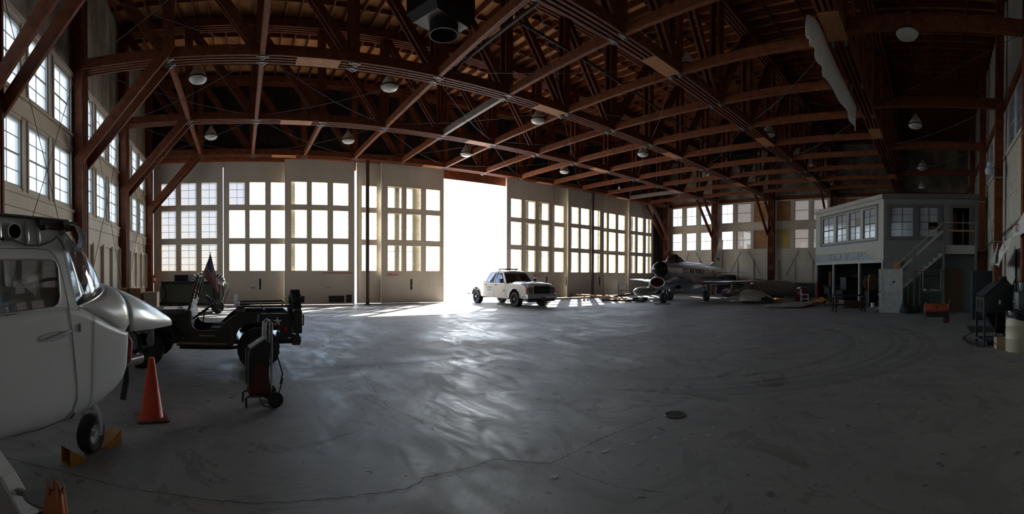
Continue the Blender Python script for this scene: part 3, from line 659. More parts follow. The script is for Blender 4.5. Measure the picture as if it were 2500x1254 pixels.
# ================================================================ small white airplane (nose wheel at the origin, local x = forward, local y = left)
PL = thing('light_airplane', 'white single-engine airplane without wings, nose wheel on yellow chocks, at the picture edge', 'airplane', (-1.38, 3.87, 0), radians(65))
M_skin = pbr('airplane_skin', (.80, .82, .84), .28, 0, .10, 1.6, .02, coat=.25)
M_skin2 = pbr('aged_aluminium', (.62, .64, .66), .35, .35, .2, 4, .03)
M_beige = pbr('yellowed_fairing', (.72, .70, .66), .4, 0, .25, 5)
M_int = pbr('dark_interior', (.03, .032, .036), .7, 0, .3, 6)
def interp(tab, a):
    for (p, q) in zip(tab, tab[1:]):
        if a <= q[0] or q is tab[-1]:
            t = max(0, min(1, (a - p[0]) / (q[0] - p[0]))); return [p[i] + (q[i] - p[i]) * t for i in range(len(p))]
# station: a, half width, sill z, belly z
ST = [(-5.35, .05, 1.30, 1.16), (-4.4, .15, 1.32, 1.02), (-3.4, .27, 1.36, .84), (-2.6, .37, 1.38, .70), (-2.0, .44, 1.38, .52), (-1.3, .475, 1.385, .46), (-.8, .475, 1.43, .45), (-.63, .472, 1.43, .465), (-.5, .47, 1.37, .48), (-.3, .465, 1.27, .525), (-.1, .455, 1.19, .62), (-.03, .452, 1.17, .68), (.0, .448, 1.165, .75)]
def rib(a, t, side=1, off=0.):
    """t 0 at the sill, 1 at the belly centre line"""
    _, w, zs, zb = interp(ST, a)
    H = zs - zb
    if t < .55: y = w * (1 - .0 * t); z = zs - H * .62 * (t / .55); y = w * (1 - .035 * (t / .55) ** 2); nx, nz = 1, 0
    else:
        q = (t - .55) / .45 * pi / 2; y = w * .965 * max(0, cos(q)) ** .62; z = zs - H * .62 - H * .38 * sin(q) ** .78; nx, nz = cos(q), -sin(q)
    return Vector((a, -side * (y + off * nx), z + off * nz))
AS = [-5.35 + .15 * k for k in range(36)] + [-.03, 0.]
NT = 16
mb = MB(); rings = []
for a in AS:
    r_ = [rib(a, k / NT, 1) for k in range(NT + 1)] + [rib(a, k / NT, -1) for k in range(NT - 1, -1, -1)]; rings.append(r_)
mb.loft(rings, cap=False, closed=False)
hull = mb.build('fuselage', M_skin, PL, smooth=60, solid=.012)
# deck behind cabin
mb = MB(); rr = []
for a, h in ((-5.35, .02), (-4.4, .10), (-3.4, .22), (-2.9, .34), (-2.4, .52), (-2.0, .66)):
    _, w, zs, zb = interp(ST, a); rr.append([(a, -w * cos(pi * k / 12), zs + h * sin(pi * k / 12) ** .8) for k in range(13)])
mb.loft(rr, cap=False, closed=False).build('rear_deck', M_skin, PL, smooth=True, solid=.01)
MB().prism([(-5.6, 1.3), (-4.55, 1.4), (-5.2, 2.6), (-5.65, 2.6)], -.03, .03, 'XZ').build('tail_fin', M_skin, PL, bevel=.01)
for s_ in (-1, 1): MB().prism([(-5.55, s_ * .1), (-4.8, s_ * .1), (-5.1, s_ * 1.45), (-5.55, s_ * 1.45)], 1.24, 1.29, 'XY').build('tailplane', M_skin, PL, bevel=.01)
# cabin upper side: panel with window opening, both sides
def cab(a, z, s_, off=0): # tumblehome
    w = interp(ST, a)[1]; return Vector((a, -s_ * (w - .07 * max(0, (z - 1.4)) / .65 + off), z))
for s_ in (1, -1):
    mb = MB()
    win = [(-1.42, 1.39), (-.86, 1.425), (-.815, 1.45), (-.79, 1.50), (-.79, 1.71), (-.815, 1.755), (-.86, 1.77), (-1.42, 1.76)]
    out = [(-1.52, 1.375), (-.80, 1.425), (-.64, 1.40), (-.665, 1.5), (-.72, 1.74), (-.755, 1.9), (-.80, 2.06), (-1.52, 2.06)]
    n = len(win); vs = [cab(a, z, s_) for a, z in out] + [cab(a, z, s_) for a, z in win]
    mb.add(vs, [(k, (k + 1) % n, n + (k + 1) % n, n + k) for k in range(n)])
    mb.build('cabin_side', M_skin, PL, solid=.02)
    w_ = MB().add([cab(a, z, s_, .0) for a, z in win], [tuple(range(n))]); w_.build('door_window', glass('plexiglass', (.74, .76, .78), .10, dirt=.12), PL, solid=.003)
    # rear quarter
    mb = MB(); win2 = [(-2.0, 1.5), (-1.66, 1.44), (-1.66, 1.74), (-2.0, 1.7)]; out2 = [(-2.2, 1.38), (-1.5, 1.375), (-1.5, 2.06), (-2.2, 1.95)]
    mb.add([cab(a, z, s_) for a, z in out2] + [cab(a, z, s_) for a, z in win2], [(k, (k + 1) % 4, 4 + (k + 1) % 4, 4 + k) for k in range(4)]).build('rear_cabin_side', M_skin, PL, solid=.02)
    MB().add([cab(a, z, s_) for a, z in win2], [(0, 1, 2, 3)]).build('rear_window', MATS['plexiglass'], PL, solid=.003)
# door outline: raised frame lines + hinge + handle on the near side
def strip(name, pts, off, wd, mat, par=PL, closed=False):
    mb = MB(); mb.tube(pts, wd, 6, closed=closed); return mb.build(name, mat, par, smooth=True)
gro = [cab(-1.5, 1.83, 1, .010), cab(-1.0, 1.845, 1, .010), cab(-.88, 1.84, 1, .010), cab(-.815, 1.80, 1, .010), cab(-.775, 1.72, 1, .010), cab(-.74, 1.56, 1, .010), rib(-.715, .02, 1, .010), rib(-.68, .2, 1, .010), rib(-.625, .52, 1, .010), rib(-.61, .62, 1, .010), rib(-.63, .70, 1, .010), rib(-.68, .76, 1, .010), rib(-.9, .79, 1, .010), rib(-1.5, .79, 1, .010)]
strip('door_seam', gro, 0, .0022, M_dark)
strip('window_seal', [cab(a, z, 1, .006) for a, z in ((-1.42, 1.39), (-.86, 1.425), (-.815, 1.45), (-.79, 1.50), (-.79, 1.71), (-.815, 1.755), (-.86, 1.77), (-1.42, 1.76))], 0, .007, M_skin2)
MB().tube([rib(-.70, .17, 1, .015), rib(-.80, .185, 1, .03), rib(-.95, .2, 1, .016)], [.008, .012, .006], 8).build('door_handle', M_skin2, PL, smooth=True)
strip('handle_recess', [rib(-.87 + .13 * cos(q), .19 + .028 * sin(q), 1, .010) for q in [6.283 * k / 18 for k in range(18)]], 0, .003, M_skin2, closed=True)
for t_ in (.12, .72): MB().tube([rib(-.60, t_, 1, .012), rib(-.60, t_ + .06, 1, .012)], .008, 6).build('hinge', M_steel, PL)
MB().add([rib(-.615, .80, 1, .011), rib(-.575, .79, 1, .012), rib(-.585, .85, 1, .012), rib(-.63, .865, 1, .011)], [(0, 1, 2, 3)]).build('drain_slot', M_black, PL)
# sheet seams and rivets
for a in (-.44,): strip('skin_seam', [rib(a, k / 12, 1, .010) for k in range(0, 12)], 0, .0025, M_skin2)
strip('skin_seam', [rib(-2.5 + .2 * k, .87, 1, .010) for k in range(13)], 0, .0025, M_skin2)
mb = MB()
def rivet(p): mb.add([p + Vector((.004 * cos(q), .0, .004 * sin(q))) - Vector((0, .002, 0)) for q in (0, 1.57, 3.14, 4.71)] + [p], [(0, 1, 2, 3)])
for k in range(24): rivet(rib(-.425, .03 + .9 * k / 24, 1, .010)); rivet(rib(-.20, .05 + .8 * k / 24, 1, .010))
for k in range(44): rivet(rib(-2.2 + .05 * k, .90, 1, .010))
for k in range(14): rivet(cab(-.745 - .003 * k, 1.45 + .04 * k, 1, .010))
mb.build('rivets', M_steel, PL, kind='stuff')
# roof
mb = MB(); rr = []
for a in (-2.2, -1.8, -1.4, -1.0, -.75, -.62):
    zt = 2.07 if a > -2 else 1.97; w = .41
    rr.append([(a, -w + 2 * w * k / 10, zt + .035 * (1 - ((k - 5) / 5) ** 2)) for k in range(11)])
mb.loft(rr, cap=False, closed=False).build('cabin_roof', M_skin, PL, smooth=True, solid=.015)
MB().bb((-1.6, -.47, 2.055), (-.70, -.36, 2.068)).build('wing_root_rail', M_dark, PL)
MB().bb((-.98, -.47, 1.99), (-.64, -.36, 2.05)).bb((-.78, -.50, 2.0), (-.72, -.47, 2.05)).bb((-.60, -.45, 2.04), (-.78, -.38, 2.06)).build('wing_attach_bracket', M_dark, PL)
MB().cyl((-.93, -.46, 1.995), .018, .06, 'Y', 12).build('wire_plug', M_black, PL); MB().cyl((-.74, -.45, 1.985), .02, .07, 'Z', 12).build('wing_bolt_sleeve', M_steel, PL, smooth=True)
# bead-stiffened root rib
mb = MB().add([cab(-1.6, 1.84, 1, .012), cab(-.74, 1.84, 1, .012), cab(-.78, 2.06, 1, .02), cab(-1.6, 2.06, 1, .02)], [(0, 1, 2, 3)]); mb.build('root_rib', M_skin2, PL, solid=.004)
for a in (-1.40, -1.30, -1.07, -.97): MB().tube([cab(a, 1.87, 1, .016), cab(a, 1.90, 1, .024), cab(a, 2.0, 1, .026), cab(a, 2.03, 1, .016)], [.006, .014, .014, .006], 8).build('stiffening_bead', M_skin2, PL, smooth=True)
c_ = cab(-1.18, 1.955, 1, .022)
MB().lathe([(0, 0), (.05, 0)], c_ + Vector((0, -.012, 0)), 'Y', 24).build('duct_hole', pbr('hole_black', (.002, .002, .002), 1, 0, 0, 1, spec=0), PL); MB().lathe([(.05, 0), (.06, 0), (.06, .012), (.05, .014)], c_ + Vector((0, -.012, 0)), 'Y', 24).build('duct_rim', M_skin2, PL, smooth=True)
MB().tube([cab(-1.5, 1.885, 1, .03), cab(-1.22, 1.90, 1, .035), cab(-1.1, 1.868, 1, .03), cab(-.97, 1.865, 1, .03), cab(-.86, 1.90, 1, .035), cab(-.80, 1.935, 1, .03), cab(-.755, 1.90, 1, .03), cab(-.735, 1.84, 1, .03)], .0055, 6).build('loose_wire', M_black, PL, smooth=True)
MB().box(cab(-1.24, 1.90, 1, .04), (.09, .02, .024)).build('wire_connector', M_black, PL)
# torn wing-root fairing
mb = MB(); rr = []
for i in range(9):
    q = -1.1 + 2.9 * i / 8; rr.append([Vector((-.62 + .13 * cos(q) - .03 * j, -.36 - .055 * j, 1.955 + .105 * sin(q) - .012 * j)) for j in range(4)])
mb.loft(rr, cap=False, closed=False).build('root_fairing', M_beige, PL, smooth=True, solid=.006)
# windshield
mb = MB(); n = 18; rr = []
for j in range(9):
    v = j / 8; ring_ = []
    for k in range(n + 1):
        q = pi * k / n
        top = Vector((-.74 + .14 * sin(q), -.40 * cos(q), 2.03 - .0 * sin(q))); bot = Vector((-.63 + .60 * sin(q) ** .9, -.468 * cos(q), 1.41 + .155 * sin(q)))
        p = bot.lerp(top, v); p.x += .09 * sin(pi * v) * sin(q); p.z += .05 * sin(pi * v) * sin(q); ring_.append(p)
    rr.append(ring_)
mb.loft(rr, cap=False, closed=False).build('windshield', glass('windshield_plexi', (.80, .82, .84), .16, .03, dirt=.10), PL, smooth=True, solid=.003)
strip('windshield_frame', [p + Vector((.0, 0, .004)) for p in rr[0]], 0, .010, M_skin2); strip('windshield_post', [rr[j][0] for j in range(9)], 0, .012, M_skin); strip('windshield_post', [rr[j][-1] for j in range(9)], 0, .012, M_skin)
# fixed cowl deck and removable top cowl
def cowl(a, q, off=0):
    t = max(0, min(1, a / 1.02)); w = .452 * (1 - .52 * max(0, t) ** 1.6); zt = (1.58 if a < 0 else 1.58 - .36 * t ** 1.25); zs = 1.17 - .0 * t if a >= 0 else 1.545
    zs = 1.165 - .05 * t
    return Vector((a, -(w + off) * cos(q), zs + (zt - zs + off) * sin(q) ** .62))
def deck_out(q):
    s_ = 1 if q <= pi / 2 else -1; qq = q if q <= pi / 2 else pi - q
    if qq < .55: a = -.63 + .66 * qq / .55; r_ = interp(ST, min(a, 0)); return Vector((a, -s_ * r_[1], r_[2]))
    k = (qq - .55) / (pi / 2 - .55) * pi / 2; return Vector((.03, -s_ * .45 * cos(k), 1.165 + .42 * sin(k) ** .62))
rr = []
for k in range(33):
    q = pi * k / 32; B = Vector((-.63 + .60 * sin(q) ** .9, -.468 * cos(q), 1.41 + .155 * sin(q))); O = deck_out(q); N_ = Vector((.0, -.85 * cos(q), .5)); rr.append([B.lerp(O, v) + N_ * (.05 * sin(pi * v) * min(1, (O - B).length / .3)) for v in (0, .17, .33, .5, .67, .83, 1)])
MB().loft(rr, cap=False, closed=False).build('cowl_deck', M_skin, PL, smooth=True, solid=.006)
mb = MB(); rr = [[cowl(a, pi * k / 20, .006) for k in range(21)] for a in [0.02 + 1.0 * i / 14 for i in range(15)]]
mb.loft(rr, cap=False, closed=False).build('engine_cowl', M_skin, PL, smooth=60, solid=.005)
mb = MB(); mb.tube([cowl(.0, pi * k / 20, -.006) for k in range(21)], .012, 6); mb.build('cowl_seam', M_dark, PL, smooth=True)
mb = MB()
for k in range(16): rivet_p = cowl(.06 + .06 * k, .06, .008); mb.add([rivet_p + Vector((.004 * cos(q), -.001, .004 * sin(q))) for q in (0, 1.57, 3.14, 4.71)], [(0, 1, 2, 3)])
for k in range(26): p = rr_ = None
mb.build('cowl_rivets', M_steel, PL, kind='stuff')
mb = MB()
for k in range(20):
    q = pi * .5 * k / 20; p = Vector((-.63 + .62 * sin(q) ** .9 + .012, -.478 * cos(q), 1.395 + .135 * sin(q))); mb.cyl(p, .0055, .008, 'Z', 6)
mb.build('windshield_screws', M_dark, PL, kind='stuff')
# firewall and engine
MB().bb((-.03, -.38, .84), (-.01, .38, 1.48)).build('firewall', M_steel, PL)
MB().box((.42, 0, 1.05), (.62, .42, .26)).box((.3, 0, 1.12), (.3, .3, .3)).build('engine_block', M_int, PL, bevel=.03)
for s_ in (-1, 1):
    for a in (.28, .55):
        mb = MB()
        for k in range(7): mb.cyl((a, s_ * (.16 + .02 * k), 1.02), .065, .010, 'Y', 14)
        mb.cyl((a, s_ * .21, 1.02), .05, .15, 'Y', 12); mb.build('cylinder_head', M_int, PL)
MB().tube([(.1, -.3, 1.16), (.12, -.36, 1.05), (.10, -.36, .9), (.04, -.3, .83)], .04, 12).build('scat_hose', pbr('red_hose', (.30, .05, .035), .6, 0, .3, 12), PL, smooth=True)
MB().cyl((.20, -.28, .87), .065, .34, 'X', 20).build('muffler', M_chrome, PL, smooth=True); MB().tube([(.18, -.28, .84), (.19, -.28, .70), (.12, -.29, .52)], .03, 12).build('exhaust_stack', M_int, PL, smooth=True)
MB().tube([(.0, -.2, 1.3), (.3, -.33, 1.1), (.35, -.33, .95), (.2, -.3, .9)], .012, 6).build('fuel_line', M_black, PL, smooth=True)
# interior
MB().bb((-.72, -.40, 1.30), (-.66, .40, 1.56)).tube([(-.66, -.43, 1.45), (-.5, -.36, 1.56), (-.35, -.2, 1.62), (-.32, 0, 1.63), (-.35, .2, 1.62), (-.5, .36, 1.56), (-.66, .43, 1.45)], .02, 6).build('instrument_panel', M_int, PL, bevel=.02)
MB().tube([(-.86, -.22 + .13 * cos(q), 1.38 + .10 * sin(q)) for q in [6.283 * k / 20 for k in range(20)]], .012, 6, closed=True).cyl((-.8, -.22, 1.38), .014, .2, 'X', 8).build('control_wheel', M_black, PL, smooth=True)
for y in (-.22, .22):
    MB().box((-1.32, y, 1.0), (.45, .4, .16)).build('seat_cushion', M_int, PL, bevel=.04); MB().box((-1.52, y, 1.32), (.14, .4, .58), m=Matrix.Rotation(-.2, 3, 'Y')).build('seat_back', M_int, PL, bevel=.06, seg=3)
MB().tube([(-1.35, -.30, 1.40), (-1.1, -.33, 1.47), (-.9, -.36, 1.50)], .02, 6).build('loose_belt', pbr('tan_belt', (.35, .3, .22), .7), PL, smooth=True)
MB().bb((-2.0, -.30, .74), (-.3, .30, .77)).bb((-2.0, -.36, .75), (-1.96, .36, 1.85)).build('cabin_floor', M_int, PL)
# nose gear
def tyre(mb, R, W, c=(0, 0, 0), axis='Y', n=36, hub=.5):
    mb.lathe([(R * hub, -W * .38), (R * .72, -W * .5), (R * .9, -W * .46), (R * .975, -W * .3), (R, 0), (R * .975, W * .3), (R * .9, W * .46), (R * .72, W * .5), (R * hub, W * .38), (R * hub, -W * .38)], c, axis, n)
nw = MB(); Rz = Matrix.Rotation(radians(14), 4, 'Z')
tyre(nw, .18, .13); w_ = nw.build('nose_wheel', M_rubber, PL, smooth=50); w_.location = (0, 0, .18); w_.rotation_euler = (0, 0, radians(14))
MB().lathe([(.09, -.05), (.085, -.03), (.03, -.02), (.03, -.06), (0, -.06)], (0, 0, 0), 'Y', 20).lathe([(.09, .05), (.085, .03), (.03, .02), (0, .02)], (0, 0, 0), 'Y', 20).build('hub', M_skin2, w_, smooth=True)
f_ = MB(); f_.tube([(0, -.1, 0), (-.0, -.105, .10), (.01, -.085, .19), (.02, -.04, .235), (.03, 0, .25)], [.018, .022, .022, .024, .03], 8).tube([(0, .1, 0), (0, .105, .10), (.01, .085, .19), (.02, .04, .235), (.03, 0, .25)], [.018, .022, .022, .024, .03], 8)
f_ = f_.build('nose_fork', M_white, PL, smooth=True); f_.location = (0, 0, .18); f_.rotation_euler = (0, 0, radians(14))
MB().tube([(.02, 0, .40), (-.03, 0, .80)], [.03, .035], 12).build('oleo_strut', M_chrome, PL, smooth=True); MB().tube([(.05, 0, .46), (.12, 0, .55), (.06, 0, .66)], .012, 6).build('scissor_link', M_steel, PL)
# main gear
for s_ in (1, -1):
    mb = MB(); P_ = [(-1.46, -s_ * .28, .60), (-1.43, -s_ * .5, .545), (-1.40, -s_ * .66, .43), (-1.375, -s_ * .84, .27), (-1.37, -s_ * .93, .19)]
    for p, q in zip(P_, P_[1:]): mb.beam(p, q, .028, .115, up=(1, 0, 0))
    mb.build('gear_leg', M_white, PL, bevel=.006)
    t_ = MB(); tyre(t_, .165, .13); o = t_.build('main_wheel', M_rubber, PL, smooth=50); o.location = (-1.37, -s_ * 1.0, .165)
    MB().lathe([(0, -.05), (.08, -.05), (.085, .05), (0, .05)], (0, 0, 0), 'Y', 20).build('hub', M_skin2, o)
mb = MB().prism([(-1.40 + .045 * cos(q) + (.03 if cos(q) > 0 else -.03), -.98 + .10 * sin(q)) for q in [6.283 * k / 20 for k in range(20)]], .405, .42, 'XY').beam((-1.40, -.90, .40), (-1.39, -.74, .36), .03, .03); mb.build('step', M_steel, PL)
# chocks
M_yel = pbr('yellow_chock', (.55, .24, .03), .55, 0, .3, 6)
def chock(name, loc, rz, lab):
    t = thing(name, lab, 'wheel chock', loc, rz, group='yellow wheel chocks at the nose wheel')
    mb = MB().prism([(0, 0), (.21, 0), (0, .145)], -.07, -.062, 'XZ').prism([(0, 0), (.21, 0), (0, .145)], .062, .07, 'XZ').bb((0, -.07, 0), (.21, .07, .006)); mb.add([(0, -.07, .145), (0, .07, .145), (.21, .07, 0), (.21, -.07, 0), (.01, -.07, .137), (.01, .07, .137), (.2, .07, .006), (.2, -.07, .006)], [(0, 1, 2, 3), (4, 7, 6, 5), (0, 4, 5, 1)])
    mb.build('wedge', M_yel, t)
    return t
chock('wheel_chock', (-1.50, 3.54, 0), radians(58), 'yellow hollow wheel chock on the camera side of the nose wheel')
chock('wheel_chock', (-1.22, 4.17, 0), radians(58 + 180), 'yellow wheel chock on the cone side of the nose wheel')
# cones
M_cone = pbr('orange_cone', (.85, .075, .02), .45, 0, .15, 3); M_conebase = pbr('dirty_cone_base', (.32, .10, .05), .6, 0, .5, 5)
t = thing('traffic_cone', 'tall orange traffic cone standing in front of the airplane engine', 'traffic cone', (-1.03, 4.97, 0), .35, group='traffic cones')
MB().lathe([(.0, .705), (.032, .705), (.034, .70), (.135, .03), (.14, .025)], n=32).build('cone_body', M_cone, t, smooth=50); MB().box((0, 0, .014), (.37, .37, .028)).build('base', M_conebase, t, bevel=.015)
t = thing('traffic_cone', 'faded orange and white traffic cone with a torn top under the airplane step', 'traffic cone', (-.895, 1.98, 0), .2, group='traffic cones')
mb = MB(); mb.lathe([(.05, .0), (.0, .0)], (0, 0, .5), n=4)
MB().lathe([(.13, .03), (.095, .25)], n=28).build('lower_body', M_cone, t, smooth=True); MB().lathe([(.095, .25), (.062, .46)], n=28).build('white_band', pbr('faded_white_band', (.62, .60, .56), .5, 0, .2, 5), t, smooth=True)
mb = MB(); n = 28; mb.add([(.062 * cos(6.283 * k / n), .062 * sin(6.283 * k / n), .46) for k in range(n)] + [(.04 * cos(6.283 * k / n), .04 * sin(6.283 * k / n), .60 + .02 * sin(k * 2.3) + (.02 if k % 7 < 3 else -.015)) for k in range(n)], [(k, (k + 1) % n, n + (k + 1) % n, n + k) for k in range(n)]); mb.build('torn_top', pbr('faded_orange', (.62, .20, .07), .6, 0, .35, 7), t, smooth=True, solid=.004)
MB().box((0, 0, .014), (.34, .34, .028)).build('base', M_conebase, t, bevel=.015)
# ================================================================ army jeep (local x forward, y left, origin under the rear axle)
JP = thing('army_jeep', 'open olive drab army jeep with a white star, facing the airplane', 'jeep', (.30, 8.28, 0), pi)
M_olive = pbr('olive_paint', (.030, .032, .024), .42, 0, .25, 3, coat=.2); M_olive2 = pbr('faded_olive', (.06, .06, .05), .6, 0, .3, 4); M_canvas = pbr('dark_canvas', (.03, .03, .028), .85, 0, .3, 8)
YJ = .66
# side panels: outline in (x forward, z)
side_poly = [(-.58, .56), (-.58, .985), (.33, .985), (.42, .96), (.54, .87), (.63, .78), (.72, .70), (1.00, .69), (1.09, .71), (1.15, .77), (1.18, .86), (1.19, 1.0), (1.26, 1.05), (1.26, .66), (1.44, .42), (.45, .40), (.40, .52), (.385, .62), (.33, .72), (.22, .80), (.05, .82), (-.15, .82), (-.30, .76), (-.39, .64), (-.42, .56)]
for s_ in (1, -1): MB().prism(side_poly, s_ * YJ, s_ * (YJ - .03), 'XZ').build('body_side', M_olive, JP, bevel=.008)
MB().bb((-.58, -YJ, .56), (-.55, YJ, .985)).build('tailgate', M_olive, JP, bevel=.01)
MB().bb((-.55, -YJ + .03, .50), (1.24, YJ - .03, .53)).bb((1.24, -YJ, .42), (1.28, YJ, 1.04)).build('body_floor', M_olive, JP)
for s_ in (1, -1):
    mb = MB(); mb.bb((-.42, s_ * (YJ - .22), .82), (.42, s_ * (YJ - .03), .85)).bb((.40, s_ * (YJ - .22), .53), (.43, s_ * (YJ - .03), .85)); mb.build('wheel_box', M_olive, JP)
# hood and front
mb = MB().loft([[(1.27, -.56, .62), (1.27, -.56, .98), (1.27, -.48, 1.05), (1.27, .48, 1.05), (1.27, .56, .98), (1.27, .56, .62)], [(2.0, -.44, .60), (2.0, -.44, .96), (2.0, -.36, 1.02), (2.0, .36, 1.02), (2.0, .44, .96), (2.0, .44, .60)], [(2.52, -.38, .58), (2.52, -.38, .94), (2.52, -.30, .99), (2.52, .30, .99), (2.52, .38, .94), (2.52, .38, .58)]])
hood = mb.build('hood', M_olive, JP, bevel=.01)
mb = MB()
for k in range(9): mb.bb((2.52, -.28 + .065 * k, .62), (2.54, -.25 + .065 * k, .93))
mb.build('radiator_grille', M_olive2, JP)
for s_ in (1, -1):
    mb = MB(); pr = [(1.42, .55), (1.56, .82), (1.68, .90), (2.48, .90), (2.56, .86), (2.56, .84), (2.46, .87), (1.72, .87), (1.59, .80), (1.47, .55)]
    mb.prism(pr, s_ * .38, s_ * .76, 'XZ').build('front_fender', M_olive, JP, bevel=.008)
    MB().lathe([(0, 0), (.09, 0), (.10, -.03), (.05, -.12), (0, -.13)], (2.57, s_ * .25, .78), 'X', 20).build('headlight', M_olive2, JP, smooth=True)
MB().bb((2.62, -.65, .48), (2.68, .65, .60)).build('front_bumper', M_olive, JP, bevel=.01)
for y in (-.37, .37): MB().bb((-.60, y - .04, .42), (2.62, y + .04, .52)).build('frame_rail', M_olive, JP)
# windshield
R_ = Matrix.Rotation(radians(-16), 4, 'Y')
wf = MB()
for a, b in (((0, -.62, 0), (0, -.62, .62)), ((0, .62, 0), (0, .62, .62)), ((0, -.62, .62), (0, .62, .62)), ((0, -.62, .16), (0, .62, .16)), ((0, 0, .16), (0, 0, .62)), ((0, -.62, .0), (0, .62, .0))): wf.tube([a, b], .022, 8)
wo = wf.build('windshield_frame', M_olive, JP, smooth=True); wo.location = (1.22, 0, 1.04); wo.rotation_euler = (0, radians(-16), 0)
MB().bb((-.006, -.6, .18), (.0, .6, .60)).build('windshield_glass', glass('jeep_glass', (.62, .66, .66), .3, .03, dirt=.15), wo)
MB().bb((-.02, -.61, .0), (.02, .61, .16)).build('windshield_panel', M_olive, wo)
for y in (-.3, .3): MB().tube([(-.02, y, .2), (-.03, y + .15, .5)], .008, 6).build('wiper', M_black, wo)
MB().bb((1.17, -.60, .80), (1.24, .60, 1.03)).build('dashboard', M_olive, JP, bevel=.01)
mb = MB(); Rt = Matrix.Rotation(radians(42), 4, 'Y')
c_ = Vector((.80, .33, 1.14))
ring_ = [c_ + Rt @ Vector((.0, .20 * cos(q), .20 * sin(q))) for q in [6.283 * k / 28 for k in range(28)]]
mb.tube(ring_, .012, 8, closed=True)
for q in (.5, 2.6, 4.7): mb.tube([c_ - Rt @ Vector((-.02, 0, 0)), c_ + Rt @ Vector((0, .20 * cos(q), .20 * sin(q)))], .008, 6)
mb.tube([c_, (1.20, .33, .84)], .018, 8); mb.build('steering_wheel', M_black, JP, smooth=True)
for y in (-.32, .32):
    MB().bb((.45, y - .2, .60), (.86, y + .2, .72)).build('seat_cushion', M_canvas, JP, bevel=.04); MB().box((.38, y, .86), (.10, .42, .38), m=Matrix.Rotation(radians(-12), 3, 'Y')).build('seat_back', M_canvas, JP, bevel=.03)
MB().bb((-.5, -.4, .66), (-.12, .4, .76)).build('rear_bench', M_canvas, JP, bevel=.03)
# folded top bows
mb = MB()
for z, y in ((1.00, .68), (1.10, .60), (1.06, -.66), (1.12, -.6)): mb.tube([(.36, y, z - .02), (.28, y, z), (-.52, y, z + .01), (-.58, y, z - .05)], .016, 6)
mb.tube([(.33, -.6, 1.1), (.36, 0, 1.12), (.33, .6, 1.1)], .016, 6).tube([(-.1, -.66, 1.06), (-.08, .0, 1.08), (-.1, .68, 1.04)], .016, 6).build('folded_top_bows', M_olive2, JP, smooth=True)
MB().box((.30, .50, 1.04), (.14, .10, .10)).build('bow_bracket', M_steel, JP, bevel=.02)
# wheels
def wheel(par, c, R, W, m_t, m_h, nub=16, name='wheel', turn=0, dep=.06):
    mb = MB(); tyre(mb, R, W, n=40, hub=.56)
    for k in range(nub):
        a = 6.283 * k / nub
        for s_ in (-1, 1):
            a2 = a + (.5 if s_ > 0 else 0) * 6.283 / nub; M = Matrix.Rotation(-a2, 3, 'Y'); mb.box(M @ Vector((R * (1 - dep * .4), s_ * W * .26, 0)), (R * dep, W * .44, R * .13), m=M)
    o = mb.build(name, m_t, par, smooth=35); o.location = c; o.rotation_euler = (0, 0, turn)
    s_ = 1 if c[1] > 0 else -1
    MB().lathe([(R * .57, s_ * W * .36), (R * .52, s_ * W * .40), (R * .48, s_ * W * .2), (R * .24, s_ * W * .18), (R * .2, s_ * W * .38), (R * .1, s_ * W * .42), (0, s_ * W * .42)], (0, 0, 0), 'Y', 28).build('hub', m_h, o, smooth=35)
    return o
for x in (0, 2.03):
    for s_ in (1, -1): wheel(JP, (x, s_ * .62, .368), .368, .16, M_rubber, M_olive, 18)
    MB().tube([(x, -.6, .37), (x, .6, .37)], .04, 10).lathe([(0, -.12), (.11, -.08), (.13, 0), (.11, .08), (0, .12)], (x, .1 if x else -.05, .37), 'Y', 16).build('axle', M_olive, JP, smooth=True)
o = wheel(JP, (-.72, -.02, 1.02), .355, .17, M_rubber, M_olive, 18, 'spare_wheel'); o.rotation_euler = (0, 0, pi / 2)
MB().bb((-.66, -.1, .8), (-.58, .1, 1.1)).build('spare_bracket', M_olive, JP)
# jerrycan
MB().bb((-.78, .36, .62), (-.62, .62, 1.04)).build('fuel_can_rack', M_olive, JP, bevel=.03)
for s_ in (1, -1): MB().prism([(-.60, .42), (-.74, .42), (-.76, .50), (-.72, .62), (-.66, .60), (-.60, .62)], s_ * .40, s_ * .62, 'XZ').build('bumperette', M_olive, JP, bevel=.01)
MB().tube([(-.60, 0, .45), (-.78, 0, .42), (-.84, 0, .47), (-.80, 0, .50)], .022, 8).build('tow_hook', M_olive, JP, smooth=True)
MB().tube([(-.80, .10, .95), (-.86, .12, .90), (-.86, .12, .72), (-.80, .1, .68)], .016, 6).build('grab_handle', M_olive, JP, smooth=True)
MB().tube([(.75, .70, .60), (1.04, .70, .605)], .02, 8).build('shovel_handle', pbr('ash_handle', (.22, .17, .10), .6), JP, smooth=True)
MB().tube([(.53, .70, .46), (1.40, .69, .47)], .022, 8).build('axe_handle', MATS['ash_handle'], JP, smooth=True)
MB().tube([(.2, .5, .40), (.5, .48, .36), (1.4, .45, .36)], .03, 8).build('exhaust_pipe', M_rod, JP, smooth=True)
def star(n, R, r): return [((R if k % 2 == 0 else r) * sin(pi * k / n), (R if k % 2 == 0 else r) * cos(pi * k / n)) for k in range(2 * n)]
MB().prism([(x - .33, z + .845) for x, z in star(5, .085, .034)], YJ, YJ + .004, 'XZ').build('white_star', M_letter, JP)
MB().cyl((-.485, YJ + .008, .715), .036, .02, 'Y', 20).build('red_reflector', pbr('red_reflector', (.65, .02, .015), .25), JP)
MB().tube([(.45, YJ + .01, .55), (.45, YJ + .01, .72)], .02, 6).build('strap_bracket', M_olive2, JP)
MB().bb((1.42, .545, .82), (1.66, .56, .97)).build('hood_latch_cover', M_olive, JP, bevel=.01)
